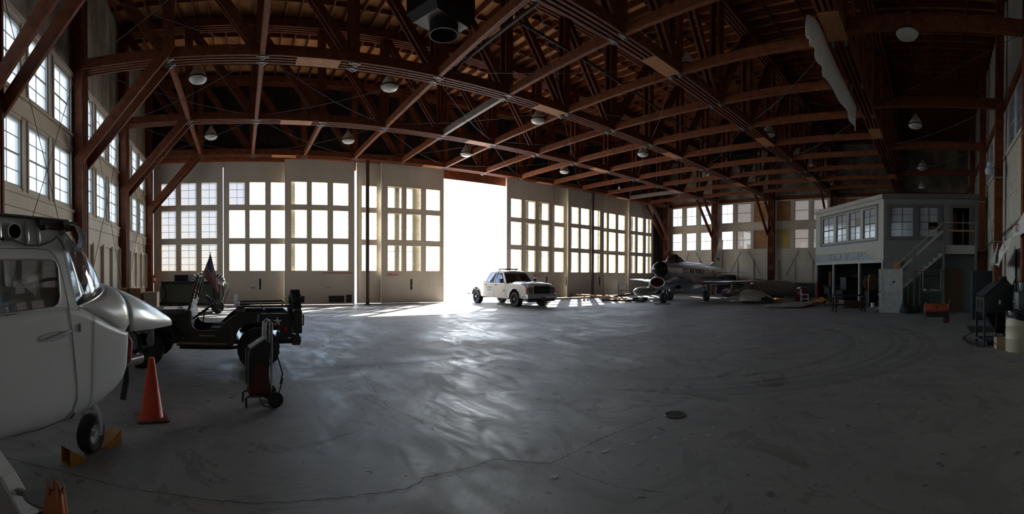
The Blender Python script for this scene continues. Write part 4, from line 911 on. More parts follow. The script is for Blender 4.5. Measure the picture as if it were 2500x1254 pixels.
MB().tube([(1.05, -.10, .6), (1.0, -.08, .95), (.92, -.05, 1.02)], .012, 6).build('gear_lever', M_black, JP, smooth=True)
# flag on the windshield
def flag_mat():
    m = bpy.data.materials.new('flag_cloth'); m.use_nodes = True; n, l = m.node_tree.nodes, m.node_tree.links; b = n['Principled BSDF']; b.inputs['Roughness'].default_value = .8
    tc = n.new('ShaderNodeTexCoord'); sp_ = n.new('ShaderNodeSeparateXYZ'); l.new(tc.outputs['UV'], sp_.inputs[0])
    def mth(op, a, c=None):
        x = n.new('ShaderNodeMath'); x.operation = op
        for i, q in enumerate((a, c)):
            if q is None: continue
            if isinstance(q, (int, float)): x.inputs[i].default_value = q
            else: l.new(q, x.inputs[i])
        return x.outputs[0]
    U, V = sp_.outputs[0], sp_.outputs[1]
    st = mth('MODULO', mth('FLOOR', mth('MULTIPLY', V, 12.999)), 2.0)
    can = mth('MULTIPLY', mth('LESS_THAN', U, .4), mth('GREATER_THAN', V, 6 / 13))
    fu = mth('SUBTRACT', mth('FRACT', mth('MULTIPLY', U, 15.)), .5); fv = mth('SUBTRACT', mth('FRACT', mth('MULTIPLY', V, 9.3)), .5)
    dot = mth('LESS_THAN', mth('ADD', mth('MULTIPLY', fu, fu), mth('MULTIPLY', fv, fv)), .07)
    def mix(f, a, c):
        x = n.new('ShaderNodeMix'); x.data_type = 'RGBA'; l.new(f, x.inputs[0])
        for i, q in ((6, a), (7, c)):
            if isinstance(q, tuple): x.inputs[i].default_value = q
            else: l.new(q, x.inputs[i])
        return x.outputs[2]
    body = mix(st, (.55, .03, .05, 1), (.80, .78, .76, 1)); ca = mix(dot, (.05, .07, .22, 1), (.75, .75, .75, 1)); l.new(mix(can, body, ca), b.inputs['Base Color']); return m
FL = thing('flag', 'small flag with stars and red and white stripes fixed to the jeep windshield', 'flag', (-.66, 8.9, 0))
MB().tube([(-.14, 0, 1.45), (.05, 0, 2.12)], .007, 6).build('flag_pole', pbr('flag_stick', (.25, .2, .12), .6), FL, smooth=True)
me = bpy.data.meshes.new('cloth'); NU, NV = 22, 14; vs = []; uv = []
for j in range(NV + 1):
    for i in range(NU + 1):
        u, v = i / NU, j / NV
        hx, hz = .045 - .165 * (1 - v), 2.09 - .42 * (1 - v)               # hoist edge along the slanting pole
        x = hx + u * (.16 + .16 * (1 - v)); z = hz - u * (.64 - .22 * (1 - v)); y = -.03 * sin(u * 8 + v * 4) * (.3 + u)
        vs.append((x, y, z)); uv.append((u, v))
fs = [(j * (NU + 1) + i, j * (NU + 1) + i + 1, (j + 1) * (NU + 1) + i + 1, (j + 1) * (NU + 1) + i) for j in range(NV) for i in range(NU)]
me.from_pydata(vs, [], fs); L = me.uv_layers.new(name='uv')
for p in me.polygons:
    for li in p.loop_indices: L.data[li].uv = uv[me.loops[li].vertex_index]
me.materials.append(flag_mat()); me.polygons.foreach_set('use_smooth', [True] * len(me.polygons)); o = bpy.data.objects.new('cloth', me); C.objects.link(o); o.parent = FL

# ================================================================ battery charger on a hand cart
BC = thing('battery_charger', 'grey battery charger on a red two-wheeled cart in front of the jeep rear wheel', 'battery charger', (.20, 5.62, 0), radians(8))
M_cart = pbr('oxide_red', (.10, .018, .016), .5, 0, .3, 5)
for y in (-.20, .20):
    mb = MB(); tyre(mb, .10, .05, n=28, hub=.4); o = mb.build('wheel', M_rubber, BC, smooth=40); o.location = (.20, y, .10)
    MB().lathe([(.04, -.018), (0, -.02), (0, .02), (.04, .018)], (0, 0, 0), 'Y', 16).build('hub', M_black, o)
MB().tube([(.20, -.2, .10), (.20, .2, .10)], .012, 8).build('axle', M_rod, BC)
for y in (-.14, .14): MB().tube([(.2, y, .12), (.05, y, .14), (-.13, y, .14), (-.16, y, .12), (-.16, y, 0)], .014, 8).build('front_foot', M_black, BC, smooth=True)
mb = MB().prism([(-.12, .14), (.17, .14), (.13, .42), (.06, .55), (-.02, .55), (-.08, .42)], -.13, .13, 'XZ'); mb.build('cart_body', M_cart, BC, bevel=.02)
mb = MB().prism([(-.12, .22), (.12, .28), (.16, .78), (.10, .84), (-.10, .72), (-.12, .62)], -.12, .12, 'XZ'); mb.build('charger_case', M_black, BC, bevel=.01)
R_ = Matrix.Rotation(radians(-32), 3, 'Y')
MB().box((.0, 0, .79), (.24, .22, .02), m=R_).build('control_panel', pbr('panel_grey', (.30, .31, .31), .4), BC, bevel=.003)
mb = MB()
for dx, dy, s_ in ((-.07, -.05, .045), (-.07, .04, .045), (.02, -.05, .05), (.02, .04, .05)): mb.box(Vector((0, 0, .803)) + R_ @ Vector((dx, dy, 0)), (s_, s_, .01), m=R_)
mb.each('dial', M_letter, BC)
MB().tube([(-.13, -.1, .25), (-.12, -.1, .70)], .012, 6).tube([(-.13, .1, .25), (-.12, .1, .70)], .012, 6).build('front_rail', M_steel, BC)
for y in (-.09, .09): MB().tube([(.17, y, .2), (.18, y, 1.04), (.15, y, 1.08), (.10, y, 1.04), (.09, y, .7)], .014, 8).build('handle_tube', M_chrome, BC, smooth=True)
MB().tube([(.16, -.09, 1.07), (.24, -.08, 1.05), (.28, -.05, 1.0), (.26, 0, .86), (.27, .02, .62), (.3, .0, .5), (.33, -.04, .38), (.30, -.03, .25)], .010, 6).build('clamp_cable', M_black, BC, smooth=True)
MB().tube([(.0, -.16, .14), (.05, -.2, .03), (.14, -.22, .01), (.22, -.16, .02), (.28, -.1, .2), (.32, -.1, .34)], .008, 6).build('power_cord', M_black, BC, smooth=True)

# ================================================================ pickup truck (local x forward, y left, origin under the front axle)
TK = thing('pickup_truck', 'white crew-cab pickup truck with an amber light bar in the open doorway', 'pickup truck', (14.32, 18.62, 0), -pi / 2)
M_tw = pbr('truck_white', (.80, .78, .74), .16, 0, .03, 1, coat=.6); M_tg = pbr('tinted_glass', (.012, .014, .018), .04, 0, 0, 1, spec=.9); M_tgb = pbr('side_glass', (.05, .10, .26), .03, 0, 0, 1, spec=1.)
M_ttr = pbr('black_trim', (.02, .02, .022), .5); HW = .98
def arch(cx, r, n=12, z0=.42): return [(cx + r * cos(pi - pi * k / n), z0 + r * .98 * sin(pi * k / n)) for k in range(n + 1)]
# lower body sides (wheel arches cut), z up to the belt line; x from rear -5.08 to front .98
low = [(-5.02, .62)] + [(-4.82, .55)] + arch(-3.89, .50, 12, .50) + [(-3.30, .42), (-.62, .40)] + arch(0, .50, 12, .48) + [(.62, .46), (.92, .40), (.99, .55), (1.0, .98), (.92, 1.10), (.3, 1.17), (-.72, 1.20), (-2.98, 1.26), (-3.02, 1.36), (-5.02, 1.36)]
MB().prism(low, -HW, -HW + .06, 'XZ').build('body_side', M_tw, TK, bevel=.035, seg=3); MB().prism(low, HW, HW - .06, 'XZ').build('body_side', M_tw, TK, bevel=.035, seg=3)
# fender flares
for cx in (-3.89, 0):
    for s_ in (1, -1):
        mb = MB(); mb.tube([(x, s_ * (HW + .005), z) for x, z in arch(cx, .50, 16, .48)], .022, 8); mb.build('wheel_flare', M_tw, TK, smooth=True)
        mb = MB(); a = arch(cx, .50, 12, .46); mb.loft([[(x, s_ * (HW - .05), z) for x, z in a], [(x, s_ * .60, z) for x, z in a]], cap=False, closed=False).build('wheel_well', M_ttr, TK, solid=.01)
# hood
mb = MB(); rr = []
for x, w, z in ((-.80, .92, 1.21), (-.3, .93, 1.25), (.3, .93, 1.24), (.75, .90, 1.19), (.95, .86, 1.10), (.99, .82, 1.02)):
    rr.append([(x, w * cos(q), z - .0 + .055 * min(1, (1 - abs(cos(q)) ** 3)) - (.05 if abs(cos(q)) > .97 else 0)) for q in [pi * k / 16 for k in range(17)]])
mb.loft(rr, cap=False, closed=False).build('hood', M_tw, TK, smooth=50, solid=.02)
for s_ in (1, -1): MB().tube([(-.6, s_ * .55, 1.29), (.2, s_ * .5, 1.305), (.85, s_ * .42, 1.20)], .018, 6).build('hood_crease', M_tw, TK, smooth=True)
# cab
mb = MB()
def sec(x, z, w): return [(x, -w, z), (x, w, z)]
cabp = [(-.62, 1.20, .93, .93), (-.80, 1.22, .93, .93), (-1.28, 1.80, .75, .75), (-1.45, 1.87, .72, .72), (-2.5, 1.89, .71, .71), (-2.72, 1.84, .73, .73), (-3.0, 1.30, .93, .93)]
roofl = [(p[0], p[1], p[2]) for p in cabp]
# pillars and roof: roof plate + frame bars
rf = [[(x, w * c, z + .035 * (1 - c * c)) for c in [-1 + k / 6 for k in range(13)]] for x, z, w in ((-1.24, 1.78, .75), (-1.40, 1.86, .735), (-1.9, 1.895, .73), (-2.5, 1.885, .73), (-2.74, 1.82, .74))]
MB().loft(rf, cap=False, closed=False).build('roof', M_tw, TK, smooth=True, solid=.02)
for s_ in (1, -1):
    P = lambda x, z: (x, s_ * (.965 - .225 * (z - 1.22) / .62), z)
    o_ = [(-.70, 1.19), (-1.28, 1.80), (-1.42, 1.87), (-2.52, 1.88), (-2.72, 1.82), (-3.02, 1.25)]
    h1 = [(-1.02, 1.26), (-1.40, 1.76), (-1.86, 1.80), (-1.90, 1.25)]; h2 = [(-2.04, 1.25), (-2.0, 1.80), (-2.50, 1.79), (-2.60, 1.70), (-2.84, 1.26)]
    mb = MB(); mb.add([P(*q) for q in o_], [tuple(range(6))]); mb.build('cab_side', M_tw, TK, solid=.04)
    for h, nm in ((h1, 'front_side_window'), (h2, 'rear_side_window')): MB().add([(x, y + s_ * .028, z) for x, y, z in [P(*q) for q in h]], [tuple(range(len(h)))]).build(nm, M_tgb, TK, solid=.006)
    for h in (h1, h2): MB().tube([(x, y + s_ * .03, z) for x, y, z in [P(*q) for q in h]], .012, 6, closed=True).build('window_trim', M_ttr, TK)
    MB().tube([P(-1.0, 1.26), (-.98, s_ * 1.08, 1.30)], .02, 6).box((-1.0, s_ * 1.12, 1.36), (.12, .2, .24)).build('door_mirror', M_ttr, TK, bevel=.03)
    for x in (-1.86, -2.92): MB().box((x + .1, s_ * (HW + .015), 1.12), (.17, .03, .045)).build('door_handle', M_ttr, TK, bevel=.008)
    for x, z0, z1 in ((-.83, .46, 1.2), (-1.95, .44, 1.26), (-3.04, .44, 1.34)): MB().bb((x - .006, s_ * (HW - .002), z0), (x + .006, s_ * (HW + .003), z1)).build('door_gap', M_ttr, TK)
    MB().tube([(-3.5, s_ * .9, 1.37), (-5.0, s_ * .9, 1.37)], .02, 6).build('bed_rail', M_ttr, TK)
    MB().bb((-5.06, s_ * .86, .95), (-5.03, s_ * .97, 1.30)).build('tail_light', M_red, TK)
mb = MB(); a, b = (-.86, 1.225), (-1.30, 1.80)
rr = [[(a[0] + (b[0] - a[0]) * t + .10 * (1 - c * c) * (1 - t * .3), (.90 - .16 * t) * c, a[1] + (b[1] - a[1]) * t) for c in [-1 + k / 8 for k in range(17)]] for t in (0, .25, .5, .75, 1)]
mb.loft(rr, cap=False, closed=False).build('windshield', M_tg, TK, smooth=True, solid=.01)
for s_ in (1, -1): MB().tube([(a[0], s_ * .93, a[1]), (b[0], s_ * .76, b[1] + .01)], .035, 8).build('windshield_pillar', M_tw, TK, smooth=True)
MB().add([(-2.78, -.72, 1.78), (-2.78, .72, 1.78), (-3.0, .85, 1.3), (-3.0, -.85, 1.3)], [(0, 1, 2, 3)]).build('rear_window', M_tg, TK, solid=.01)
MB().tube([(-.98, -.7, 1.24), (-.92, -.1, 1.25)], .01, 6).tube([(-.94, .1, 1.24), (-.9, .7, 1.24)], .01, 6).build('wiper', M_ttr, TK)
# bed
MB().bb((-5.02, -HW + .05, .80), (-3.05, HW - .05, .84)).bb((-5.04, -HW + .05, .62), (-4.99, HW - .05, 1.36)).bb((-3.08, -HW + .05, .6), (-3.03, HW - .05, 1.34)).build('cargo_bed', M_tw, TK)
MB().bb((-5.2, -.9, .48), (-5.05, .9, .66)).build('rear_bumper', M_chrome, TK, bevel=.02)
MB().bb((-4.9, -.55, .38), (.5, .55, .6)).build('chassis', M_ttr, TK)
# front
mb = MB(); fr = [(-.97, .58), (-.97, 1.02), (-.90, 1.12), (.90, 1.12), (.97, 1.02), (.97, .58)]
MB().add([(.93, y, z) for y, z in fr] + [(1.03, y * .93, z) for y, z in fr], [(6, 7, 8, 9, 10, 11)] + [(k, (k + 1) % 6, 6 + (k + 1) % 6, 6 + k) for k in range(6)]).build('front_fascia', M_tw, TK, bevel=.03)
MB().bb((1.03, -.53, .72), (1.055, .53, 1.10)).build('grille', M_black, TK, bevel=.01)
mb = MB(); slab_holes(mb, lambda u, t, z: (1.03 + t, u, z), -.56, .56, .67, 1.13, .0, .045, [(-.51, .51, .71, 1.09)]); mb.build('grille_surround', M_chrome, TK, bevel=.006)
mb = MB()
for z in (.78, .86, .94, 1.02): mb.bb((1.055, -.51, z), (1.062, .51, z + .012))
mb.build('grille_bars', M_ttr, TK)
text_mesh('GMC', .19, 'grille_badge', pbr('badge_red', (.16, .02, .02), .3), TK, facing((1.066, 0, .90), (0, 1, 0)), .006, .006)
for s_ in (1, -1):
    MB().bb((.98, s_ * .58, .74), (1.05, s_ * .84, 1.05)).build('headlight', pbr('lens', (.30, .33, .37), .08, .3, .3, 9), TK, bevel=.02)
    MB().bb((.95, s_ * .84, .76), (1.035, s_ * .945, 1.03)).build('turn_signal', pbr('amber_lens', (.75, .22, .08), .15), TK, bevel=.02)
    MB().cyl((1.085, s_ * .68, .41), .06, .03, 'X', 16).build('fog_light', M_tg, TK)
    MB().tube([(1.1, s_ * .45, .34), (1.16, s_ * .45, .36), (1.16, s_ * .45, .42)], .015, 6).build('tow_hook', M_ttr, TK)
mb = MB().prism([(.98, .46), (1.14, .46), (1.17, .60), (1.14, .70), (.98, .70)], -.99, .99, 'XZ'); mb.build('front_bumper', pbr('bumper_chrome', (.75, .75, .77), .3, .6, 0, 1), TK, bevel=.03)
for s_ in (1, -1): MB().bb((.55, s_ * .93, .50), (1.05, s_ * .995, .66)).build('bumper_end', M_chrome, TK, bevel=.03)
MB().bb((.9, -.9, .30), (1.08, .9, .50)).build('lower_valance', M_ttr, TK, bevel=.04)
MB().bb((1.15, -.16, .40), (1.165, .16, .56)).build('licence_plate', pbr('plate_blue', (.35, .40, .45), .4), TK, bevel=.003)
MB().bb((1.166, -.13, .43), (1.168, .13, .50)).build('plate_picture', M_red, TK)
MB().bb((-2.15, -.62, 1.96), (-1.85, .62, 2.03)).bb((-2.05, -.6, 1.90), (-1.95, -.55, 1.97)).bb((-2.05, .55, 1.90), (-1.95, .6, 1.97)).build('light_bar', M_ttr, TK, bevel=.02)
for s_ in (1, -1): MB().bb((-2.12, s_ * .35, 1.97), (-1.84, s_ * .63, 2.035)).build('amber_beacon', MATS['amber_lens'] if s_ < 0 else M_red, TK, bevel=.015)
M_thub = pbr('steel_wheel', (.03, .03, .032), .4, .4)
for x in (-3.89, 0):
    for s_ in (1, -1):
        o = wheel(TK, (x, s_ * .86, .405), .405, .27, M_rubber, M_thub, 44, dep=.02)
        MB().lathe([(0, s_ * .16), (.045, s_ * .16), (.06, s_ * .10)], (0, 0, 0), 'Y', 16).build('wheel_cap', M_chrome, o, smooth=True)
        mb = MB()
        for k in range(8): q = 6.283 * k / 8; mb.cyl((.15 * cos(q), s_ * .075, .15 * sin(q)), .02, .02, 'Y', 8)
        mb.each('wheel_hole', M_black, o)
    MB().tube([(x, -.8, .38), (x, .8, .38)], .06, 8).build('axle', M_ttr, TK)
M_green = pbr('decal_green', (.06, .16, .08), .5)
text_mesh('\u2605 TOOELE', .135, 'door_lettering', M_green, TK, facing((-2.5, -HW - .004, .98), (1, 0, 0)), .002)
text_mesh('COUNTY', .115, 'door_lettering', M_green, TK, facing((-2.46, -HW - .004, .84), (1, 0, 0)), .002)
text_mesh('SIERRA', .06, 'model_script', M_ttr, TK, facing((-.98, -HW - .004, .80), (1, 0, 0)), .002)
text_mesh('2500 HD', .045, 'model_script', M_ttr, TK, facing((-.94, -HW - .004, .87), (1, 0, 0)), .002)
# ================================================================ jet fighter (local x = distance aft of the nose, y = port side)
JT = thing('jet_fighter', 'bare-metal swept-wing jet fighter with a black radome over its red-lipped intake', 'jet fighter', (20.25, 14.75, 0), .15)
# local +x points aft, local +y is starboard-away (north); port side is local -y
M_jet = pbr('polished_aluminium', (.62, .63, .66), .26, .85, 0, 1.5, .08, (.42, .43, .45)); M_jetd = pbr('dull_aluminium', (.45, .46, .47), .4, .7, .3, 3)
M_rad = pbr('radome_black', (.014, .016, .016), .3, 0, .4, 6)
#       x    cy   ry   rz   zc
FS = [(.62, .50, .50, 2.02), (1.0, .58, .62, 1.90), (1.5, .66, .74, 1.80), (2.2, .74, .84, 1.74), (3.2, .80, .90, 1.70), (4.6, .84, .92, 1.68), (6.2, .84, .88, 1.70), (7.8, .77, .79, 1.74), (9.2, .64, .66, 1.78), (10.6, .54, .54, 1.82), (11.6, .46, .47, 1.84)]
mb = MB(); rr = []
for x, ry, rz, zc in FS: rr.append([(x, ry * sin(q), zc + rz * cos(q)) for q in [2 * pi * k / 32 for k in range(32)]])
mb.loft(rr, cap=False).build('fuselage', M_jet, JT, smooth=True)
mb = MB().lathe([(0, -.02), (.12, .02), (.25, .12), (.36, .30), (.43, .5), (.465, .72), (.48, .92), (.47, 1.0)], (0, 0, 2.04), 'X', 32); mb.build('radome', M_rad, JT, smooth=True)
def ell(x, ry, rz, zc, n=28, f=1.): return [(x, ry * sin(q), zc + rz * (cos(q) if cos(q) < 0 else cos(q) * f)) for q in [2 * pi * k / n for k in range(n)]]
mb = MB(); mb.loft([ell(.34, .44, .27, 1.28), ell(.29, .48, .31, 1.28), ell(.42, .54, .36, 1.28), ell(.9, .60, .50, 1.33), ell(1.6, .66, .62, 1.48), ell(2.4, .66, .66, 1.55)], cap=False).build('intake_cowl', M_jet, JT, smooth=True)
MB().tube([(.30, .465 * sin(q), 1.28 + .295 * cos(q)) for q in [2 * pi * k / 28 for k in range(28)]], .03, 8, closed=True).build('intake_lip', pbr('lip_metal', (.42, .42, .44), .35, .5, 0, 1), JT, smooth=True)
MB().loft([ell(.34, .44, .27, 1.28), ell(.8, .38, .24, 1.34), ell(1.6, .3, .22, 1.45)], cap=False).build('intake_duct', pbr('intake_red', (.30, .06, .055), .5, 0, .3, 3), JT, smooth=True)
MB().loft([ell(1.3, .34, .22, 1.42), ell(1.32, .34, .22, 1.42)]).build('intake_cover', MATS['intake_red'], JT)
# nose gear fairing, canopy
cp = MB(); rr = []
for x, w, h in ((1.55, .02, .02), (1.75, .20, .22), (2.05, .27, .40), (2.3, .29, .47)): rr.append([(x, w * cos(q), 2.52 - (.0 if x > 1.8 else .03) + h * sin(q)) for q in [pi * k / 14 for k in range(15)]])
cp.loft(rr, cap=False, closed=False).build('windscreen', glass('canopy_glass', (.35, .37, .38), .25, .03, dirt=.1), JT, smooth=True, solid=.01)
for x, w, h in ((2.05, .27, .40), (2.3, .29, .47)): MB().tube([(x, w * cos(q), 2.52 + h * sin(q)) for q in [pi * k / 14 for k in range(15)]], .018, 6).build('canopy_bow', M_rad, JT, smooth=True)
MB().tube([(1.56, 0, 2.5), (1.75, 0, 2.72), (2.05, 0, 2.92)], .015, 6).build('windscreen_bar', M_rad, JT)
cp = MB(); rr = []
for x, w, h in ((2.45, .28, .46), (2.8, .28, .50), (3.3, .26, .42), (3.9, .2, .22), (4.4, .08, .04)): rr.append([(x, w * cos(q), 2.52 + h * sin(q)) for q in [pi * k / 14 for k in range(15)]])
cp.loft(rr, cap=False, closed=False).build('canopy', pbr('canopy_dusty', (.05, .052, .055), .12, 0, .4, 5), JT, smooth=True, solid=.01)
MB().box((2.62, 0, 2.72), (.22, .3, .46)).build('ejection_seat', M_rad, JT, bevel=.04)
MB().box((2.1, 0, 2.52), (.5, .36, .14)).build('gunsight_cowl', M_rad, JT, bevel=.05)
# wings
def airfoil(xle, ch, y, z, th):
    up = [(0, 0), (.03, .35), (.12, .75), (.35, 1), (.65, .72), (1, .05)]; pts = [(xle + a * ch, y, z + b * th * ch / 2) for a, b in up] + [(xle + a * ch, y, z - b * th * ch / 2 * .8) for a, b in up[::-1][:-1]]
    return pts
for s_ in (-1, 1):
    MB().loft([airfoil(3.3, 3.6, s_ * .45, 1.16, .10), airfoil(4.6, 2.9, s_ * 2.3, 1.22, .09), airfoil(6.9, 1.75, s_ * 5.6, 1.36, .08), airfoil(7.15, 1.4, s_ * 5.95, 1.37, .05)]).build('wing', M_jet, JT, smooth=30)
    MB().tube([(7.1, s_ * 5.9, 1.38), (7.25, s_ * 5.98, 1.38)], .03, 6).build('wingtip_light', pbr('tip_orange', (.8, .2, .05), .4), JT)
    MB().loft([airfoil(9.3, 1.25, s_ * .4, 1.98, .09), airfoil(10.35, .7, s_ * 2.2, 1.98, .07)]).build('tailplane', M_jetd, JT, smooth=30)
    mb = MB(); mb.lathe([(0, 0), (.10, .08), (.2, .3), (.28, .8), (.30, 1.4), (.28, 2.1), (.2, 2.9), (.08, 3.5), (0, 3.7)], (2.9 if s_ > 0 else 3.5, s_ * (3.1 if s_ > 0 else 2.9), .60), 'X', 22); mb.build('drop_tank', M_jet if s_ < 0 else M_jetd, JT, smooth=True)
    MB().bb((4.9, s_ * 3.0 - .04, .86), (5.9, s_ * 3.0 + .04, 1.2)).build('tank_pylon', M_jetd, JT, bevel=.02)
    # main gear
    mb = MB(); tyre(mb, .36, .27, n=32); o = mb.build('main_wheel', M_rubber, JT, smooth=40); o.location = (4.75, s_ * 1.32, .36)
    MB().lathe([(0, -.11), (.18, -.1), (.18, .1), (0, .11)], (0, 0, 0), 'Y', 20).build('hub', M_jetd, o)
    MB().tube([(4.75, s_ * 1.18, .36), (4.72, s_ * 1.15, .8), (4.6, s_ * 1.1, 1.2)], .055, 10).tube([(4.75, s_ * 1.15, .4), (5.1, s_ * 1.1, 1.1)], .025, 6).build('main_strut', M_jetd, JT, smooth=True)
    MB().bb((4.5, s_ * 1.46, .35), (5.0, s_ * 1.48, 1.15)).build('gear_door', M_jet, JT)
MB().prism([(8.0, 2.30), (9.0, 2.55), (9.65, 2.75), (10.85, 4.55), (11.15, 4.65), (11.95, 4.62), (11.6, 2.4), (11.5, 2.15), (8.6, 2.1)], -.055, .055, 'XZ').build('tail_fin', M_jet, JT, bevel=.03)
MB().lathe([(.44, 0), (.40, .35), (.36, .36), (.38, 0)], (11.6, 0, 1.84), 'X', 26).build('exhaust_pipe', M_rad, JT, smooth=True)
# nose gear
mb = MB(); tyre(mb, .34, .24, n=30); o = mb.build('nose_wheel', M_rubber, JT, smooth=40); o.location = (1.05, 0, .35); MB().lathe([(0, -.10), (.14, -.09), (.14, .09), (0, .10)], (0, 0, 0), 'Y', 18).build('hub', M_jetd, o)
MB().tube([(1.05, .13, .35), (1.05, .1, .62), (1.12, 0, .75), (1.3, 0, 1.05)], .045, 8).tube([(1.05, -.13, .35), (1.05, -.1, .62), (1.12, 0, .75)], .035, 8).build('nose_strut', M_jetd, JT, smooth=True)
MB().bb((1.3, -.35, .62), (1.9, -.33, 1.02)).box((1.05, 0, .72), (.1, .12, .1)).build('nose_gear_door', M_jetd, JT)
# lettering and insignia on the port side
def side_m(x, z):
    _, ry, rz, zc = interp(FS, x); s_ = max(-1, min(1, (z - zc) / rz)); return -ry * sqrt(max(0, 1 - s_ * s_))
def decal(txt, x, z, size, mat, ang=0):
    """letters wrapped on the port side"""
    o = text_mesh(txt, size, 'lettering', mat, None, facing((x, 0, z), (1, 0, 0)), .001)
    for v in o.data.vertices: v.co.x = x + (v.co.x - x) * 1.12; v.co.y = side_m(v.co.x, v.co.z) - .012
    o.parent = JT; return o
M_ink = pbr('stencil_black', (.012, .012, .014), .5)
decal('U.S. AIR FORCE', 4.0, 1.96, .44, M_ink)
text_mesh('30965', .26, 'tail_number', M_ink, JT, facing((10.7, -.062, 3.0), (1, 0, 0)), .002)
def proj_side(mb, poly, off):
    mb.add([(x, side_m(x, z) - off, z) for x, z in poly], [tuple(range(len(poly)))])
cx_, cz_ = 7.9, 1.82
mb = MB(); proj_side(mb, [(cx_ + .30 * cos(q), cz_ + .30 * sin(q)) for q in [6.283 * k / 24 for k in range(24)]], .012); mb.build('roundel_disc', pbr('insignia_blue', (.02, .03, .07), .4), JT)
mb = MB(); proj_side(mb, [(cx_ + x, cz_ + z) for x, z in star(5, .28, .11)], .02); proj_side(mb, [(cx_ - .58, cz_ - .09), (cx_ - .3, cz_ - .09), (cx_ - .3, cz_ + .09), (cx_ - .58, cz_ + .09)], .014); proj_side(mb, [(cx_ + .3, cz_ - .09), (cx_ + .58, cz_ - .09), (cx_ + .58, cz_ + .09), (cx_ + .3, cz_ + .09)], .014); mb.build('roundel_star', M_letter, JT)
mb = MB(); proj_side(mb, [(6.35, 2.2), (6.75, 2.05), (6.75, 1.98), (6.35, 2.1)], .012); proj_side(mb, [(6.9, 1.62), (7.0, 1.62), (7.0, 1.5), (6.9, 1.5)], .012); mb.each('access_slot', M_rad, JT)
# rocket tray with white dots below the intake
mb = MB(); mb.lathe([(.0, 0), (.42, 0), (.42, .2), (.0, .2)], (2.55, -.12, .70), 'Z', 26); mb.build('rocket_tray', M_rad, JT)
mb = MB()
for k in range(26):
    for r_ in range(2): q = 6.283 * k / 26; mb.box((2.55 + .425 * cos(q), -.12 + .425 * sin(q), .755 + .085 * r_), (.05, .05, .05))
mb.build('tray_dots', M_letter, JT, kind='stuff')
MB().tube([(2.55, -.1, .9), (2.6, -.05, 1.1)], .06, 8).build('tray_post', M_jetd, JT)
o = MB().box((0, 0, .035), (.25, .95, .07)).build('timber_chock', M_woodgrey, bevel=.01); o.location = (20.95, 14.72, 0); o.rotation_euler = (0, 0, .62)
tag(o, 'short timber plank chocking the jet nose wheel', 'chock')
# ================================================================ generator cart and things by the window wall
M_gen = pbr('faded_green', (.085, .092, .075), .6, 0, .3, 3)
GC = thing('generator_cart', 'dark green wheeled ground power cart with a striped hose, behind the jeep', 'generator cart', (-2.2, 19.6, 0), .06)
MB().loft([[(-1.35, -.75, .62), (-1.35, .75, .62), (-1.35, .75, 1.18), (-1.35, -.75, 1.18)], [(-1.2, -.8, .48), (-1.2, .8, .48), (-1.2, .8, 1.30), (-1.2, -.8, 1.30)], [(.5, -.8, .45), (.5, .8, .45), (.5, .8, 1.34), (.5, -.8, 1.34)], [(1.25, -.78, .40), (1.25, .78, .40), (1.25, .78, 1.30), (1.25, -.78, 1.30)]]).build('body', M_gen, GC, bevel=.04)
MB().bb((-1.3, -.82, 1.26), (.9, .82, 1.40)).build('canvas_cover', M_canvas, GC, bevel=.05)
MB().bb((.05, -.815, .55), (.15, -.80, 1.22)).build('red_stripe', M_red, GC)
MB().bb((-.75, -.4, 1.40), (-.15, .2, 1.68)).build('air_box', M_int, GC, bevel=.02); MB().bb((-.14, -.4, 1.40), (.12, .2, 1.68)).build('air_box_side', M_trim, GC)
mb = MB(); N_ = 26
for k in range(N_):
    a = pi * (k / (N_ - 1)); p = Vector((.75 - .62 * cos(a), -.5, 1.36 + .34 * sin(a))); d = Vector((sin(a) * .62, 0, cos(a) * .34)).normalized(); mb.k = k % 2; mb.tube([p - d * .03, p + d * .03], .12, 12)
mb.build('striped_hose', [M_black, M_letter], GC, smooth=True)
mb = MB(); mb.tube([(1.0, -.85, 1.35), (1.35, -.86, 1.2), (1.4, -.86, .8), (1.3, -.86, .55)], .03, 8).tube([(.8, -.85, 1.3), (1.15, -.87, 1.15), (1.2, -.87, .7), (1.05, -.87, .6), (.95, -.87, .9), (1.0, -.87, 1.25)], .03, 8).tube([(-1.25, -.84, 1.25), (-1.1, -.86, .9), (-1.2, -.86, .6), (-1.3, -.85, .5)], .04, 8); mb.each('cable', M_black, GC, smooth=True)
MB().bb((1.26, -.78, .5), (1.42, -.55, 1.2)).bb((1.42, -.8, 1.0), (1.6, -.6, 1.3)).build('control_box', M_trim, GC, bevel=.01)
for x in (-.7, 1.15):
    for y in (-.62, .62): wheel(GC, (x, y, .29), .29, .18, M_rubber, M_gen, 0)
MB().bb((-1.5, -.5, .34), (1.3, .5, .48)).build('chassis', M_black, GC); MB().tube([(-1.5, 0, .42), (-2.1, 0, .3)], .03, 8).build('drawbar', M_black, GC)
t = thing('tow_pole', 'slanting pole with a red band leaning beside the generator cart', 'pole', (-.55, 20.6, 0)); MB().tube([(-.36, 0, .15), (.0, 0, 1.02)], .03, 8).build('pole', M_gen, t); MB().tube([(-.06, 0, .87), (-.035, 0, .93)], .033, 8).build('red_band', M_red, t); MB().box((-.38, 0, .09), (.2, .2, .18)).build('foot', M_black, t)
t = thing('marker_post', 'short white board standing against the door behind the jeep seats', 'board', (-.28, 23.85, 0)); MB().prism([(-.09, 0), (.09, 0), (.11, .62), (-.13, .62)], -.02, .02, 'XZ').build('board', M_letter, t)
t = thing('fire_extinguisher', 'red fire extinguisher hanging on the post at the door corner', 'fire extinguisher', (-4.49, 23.3, 1.25))
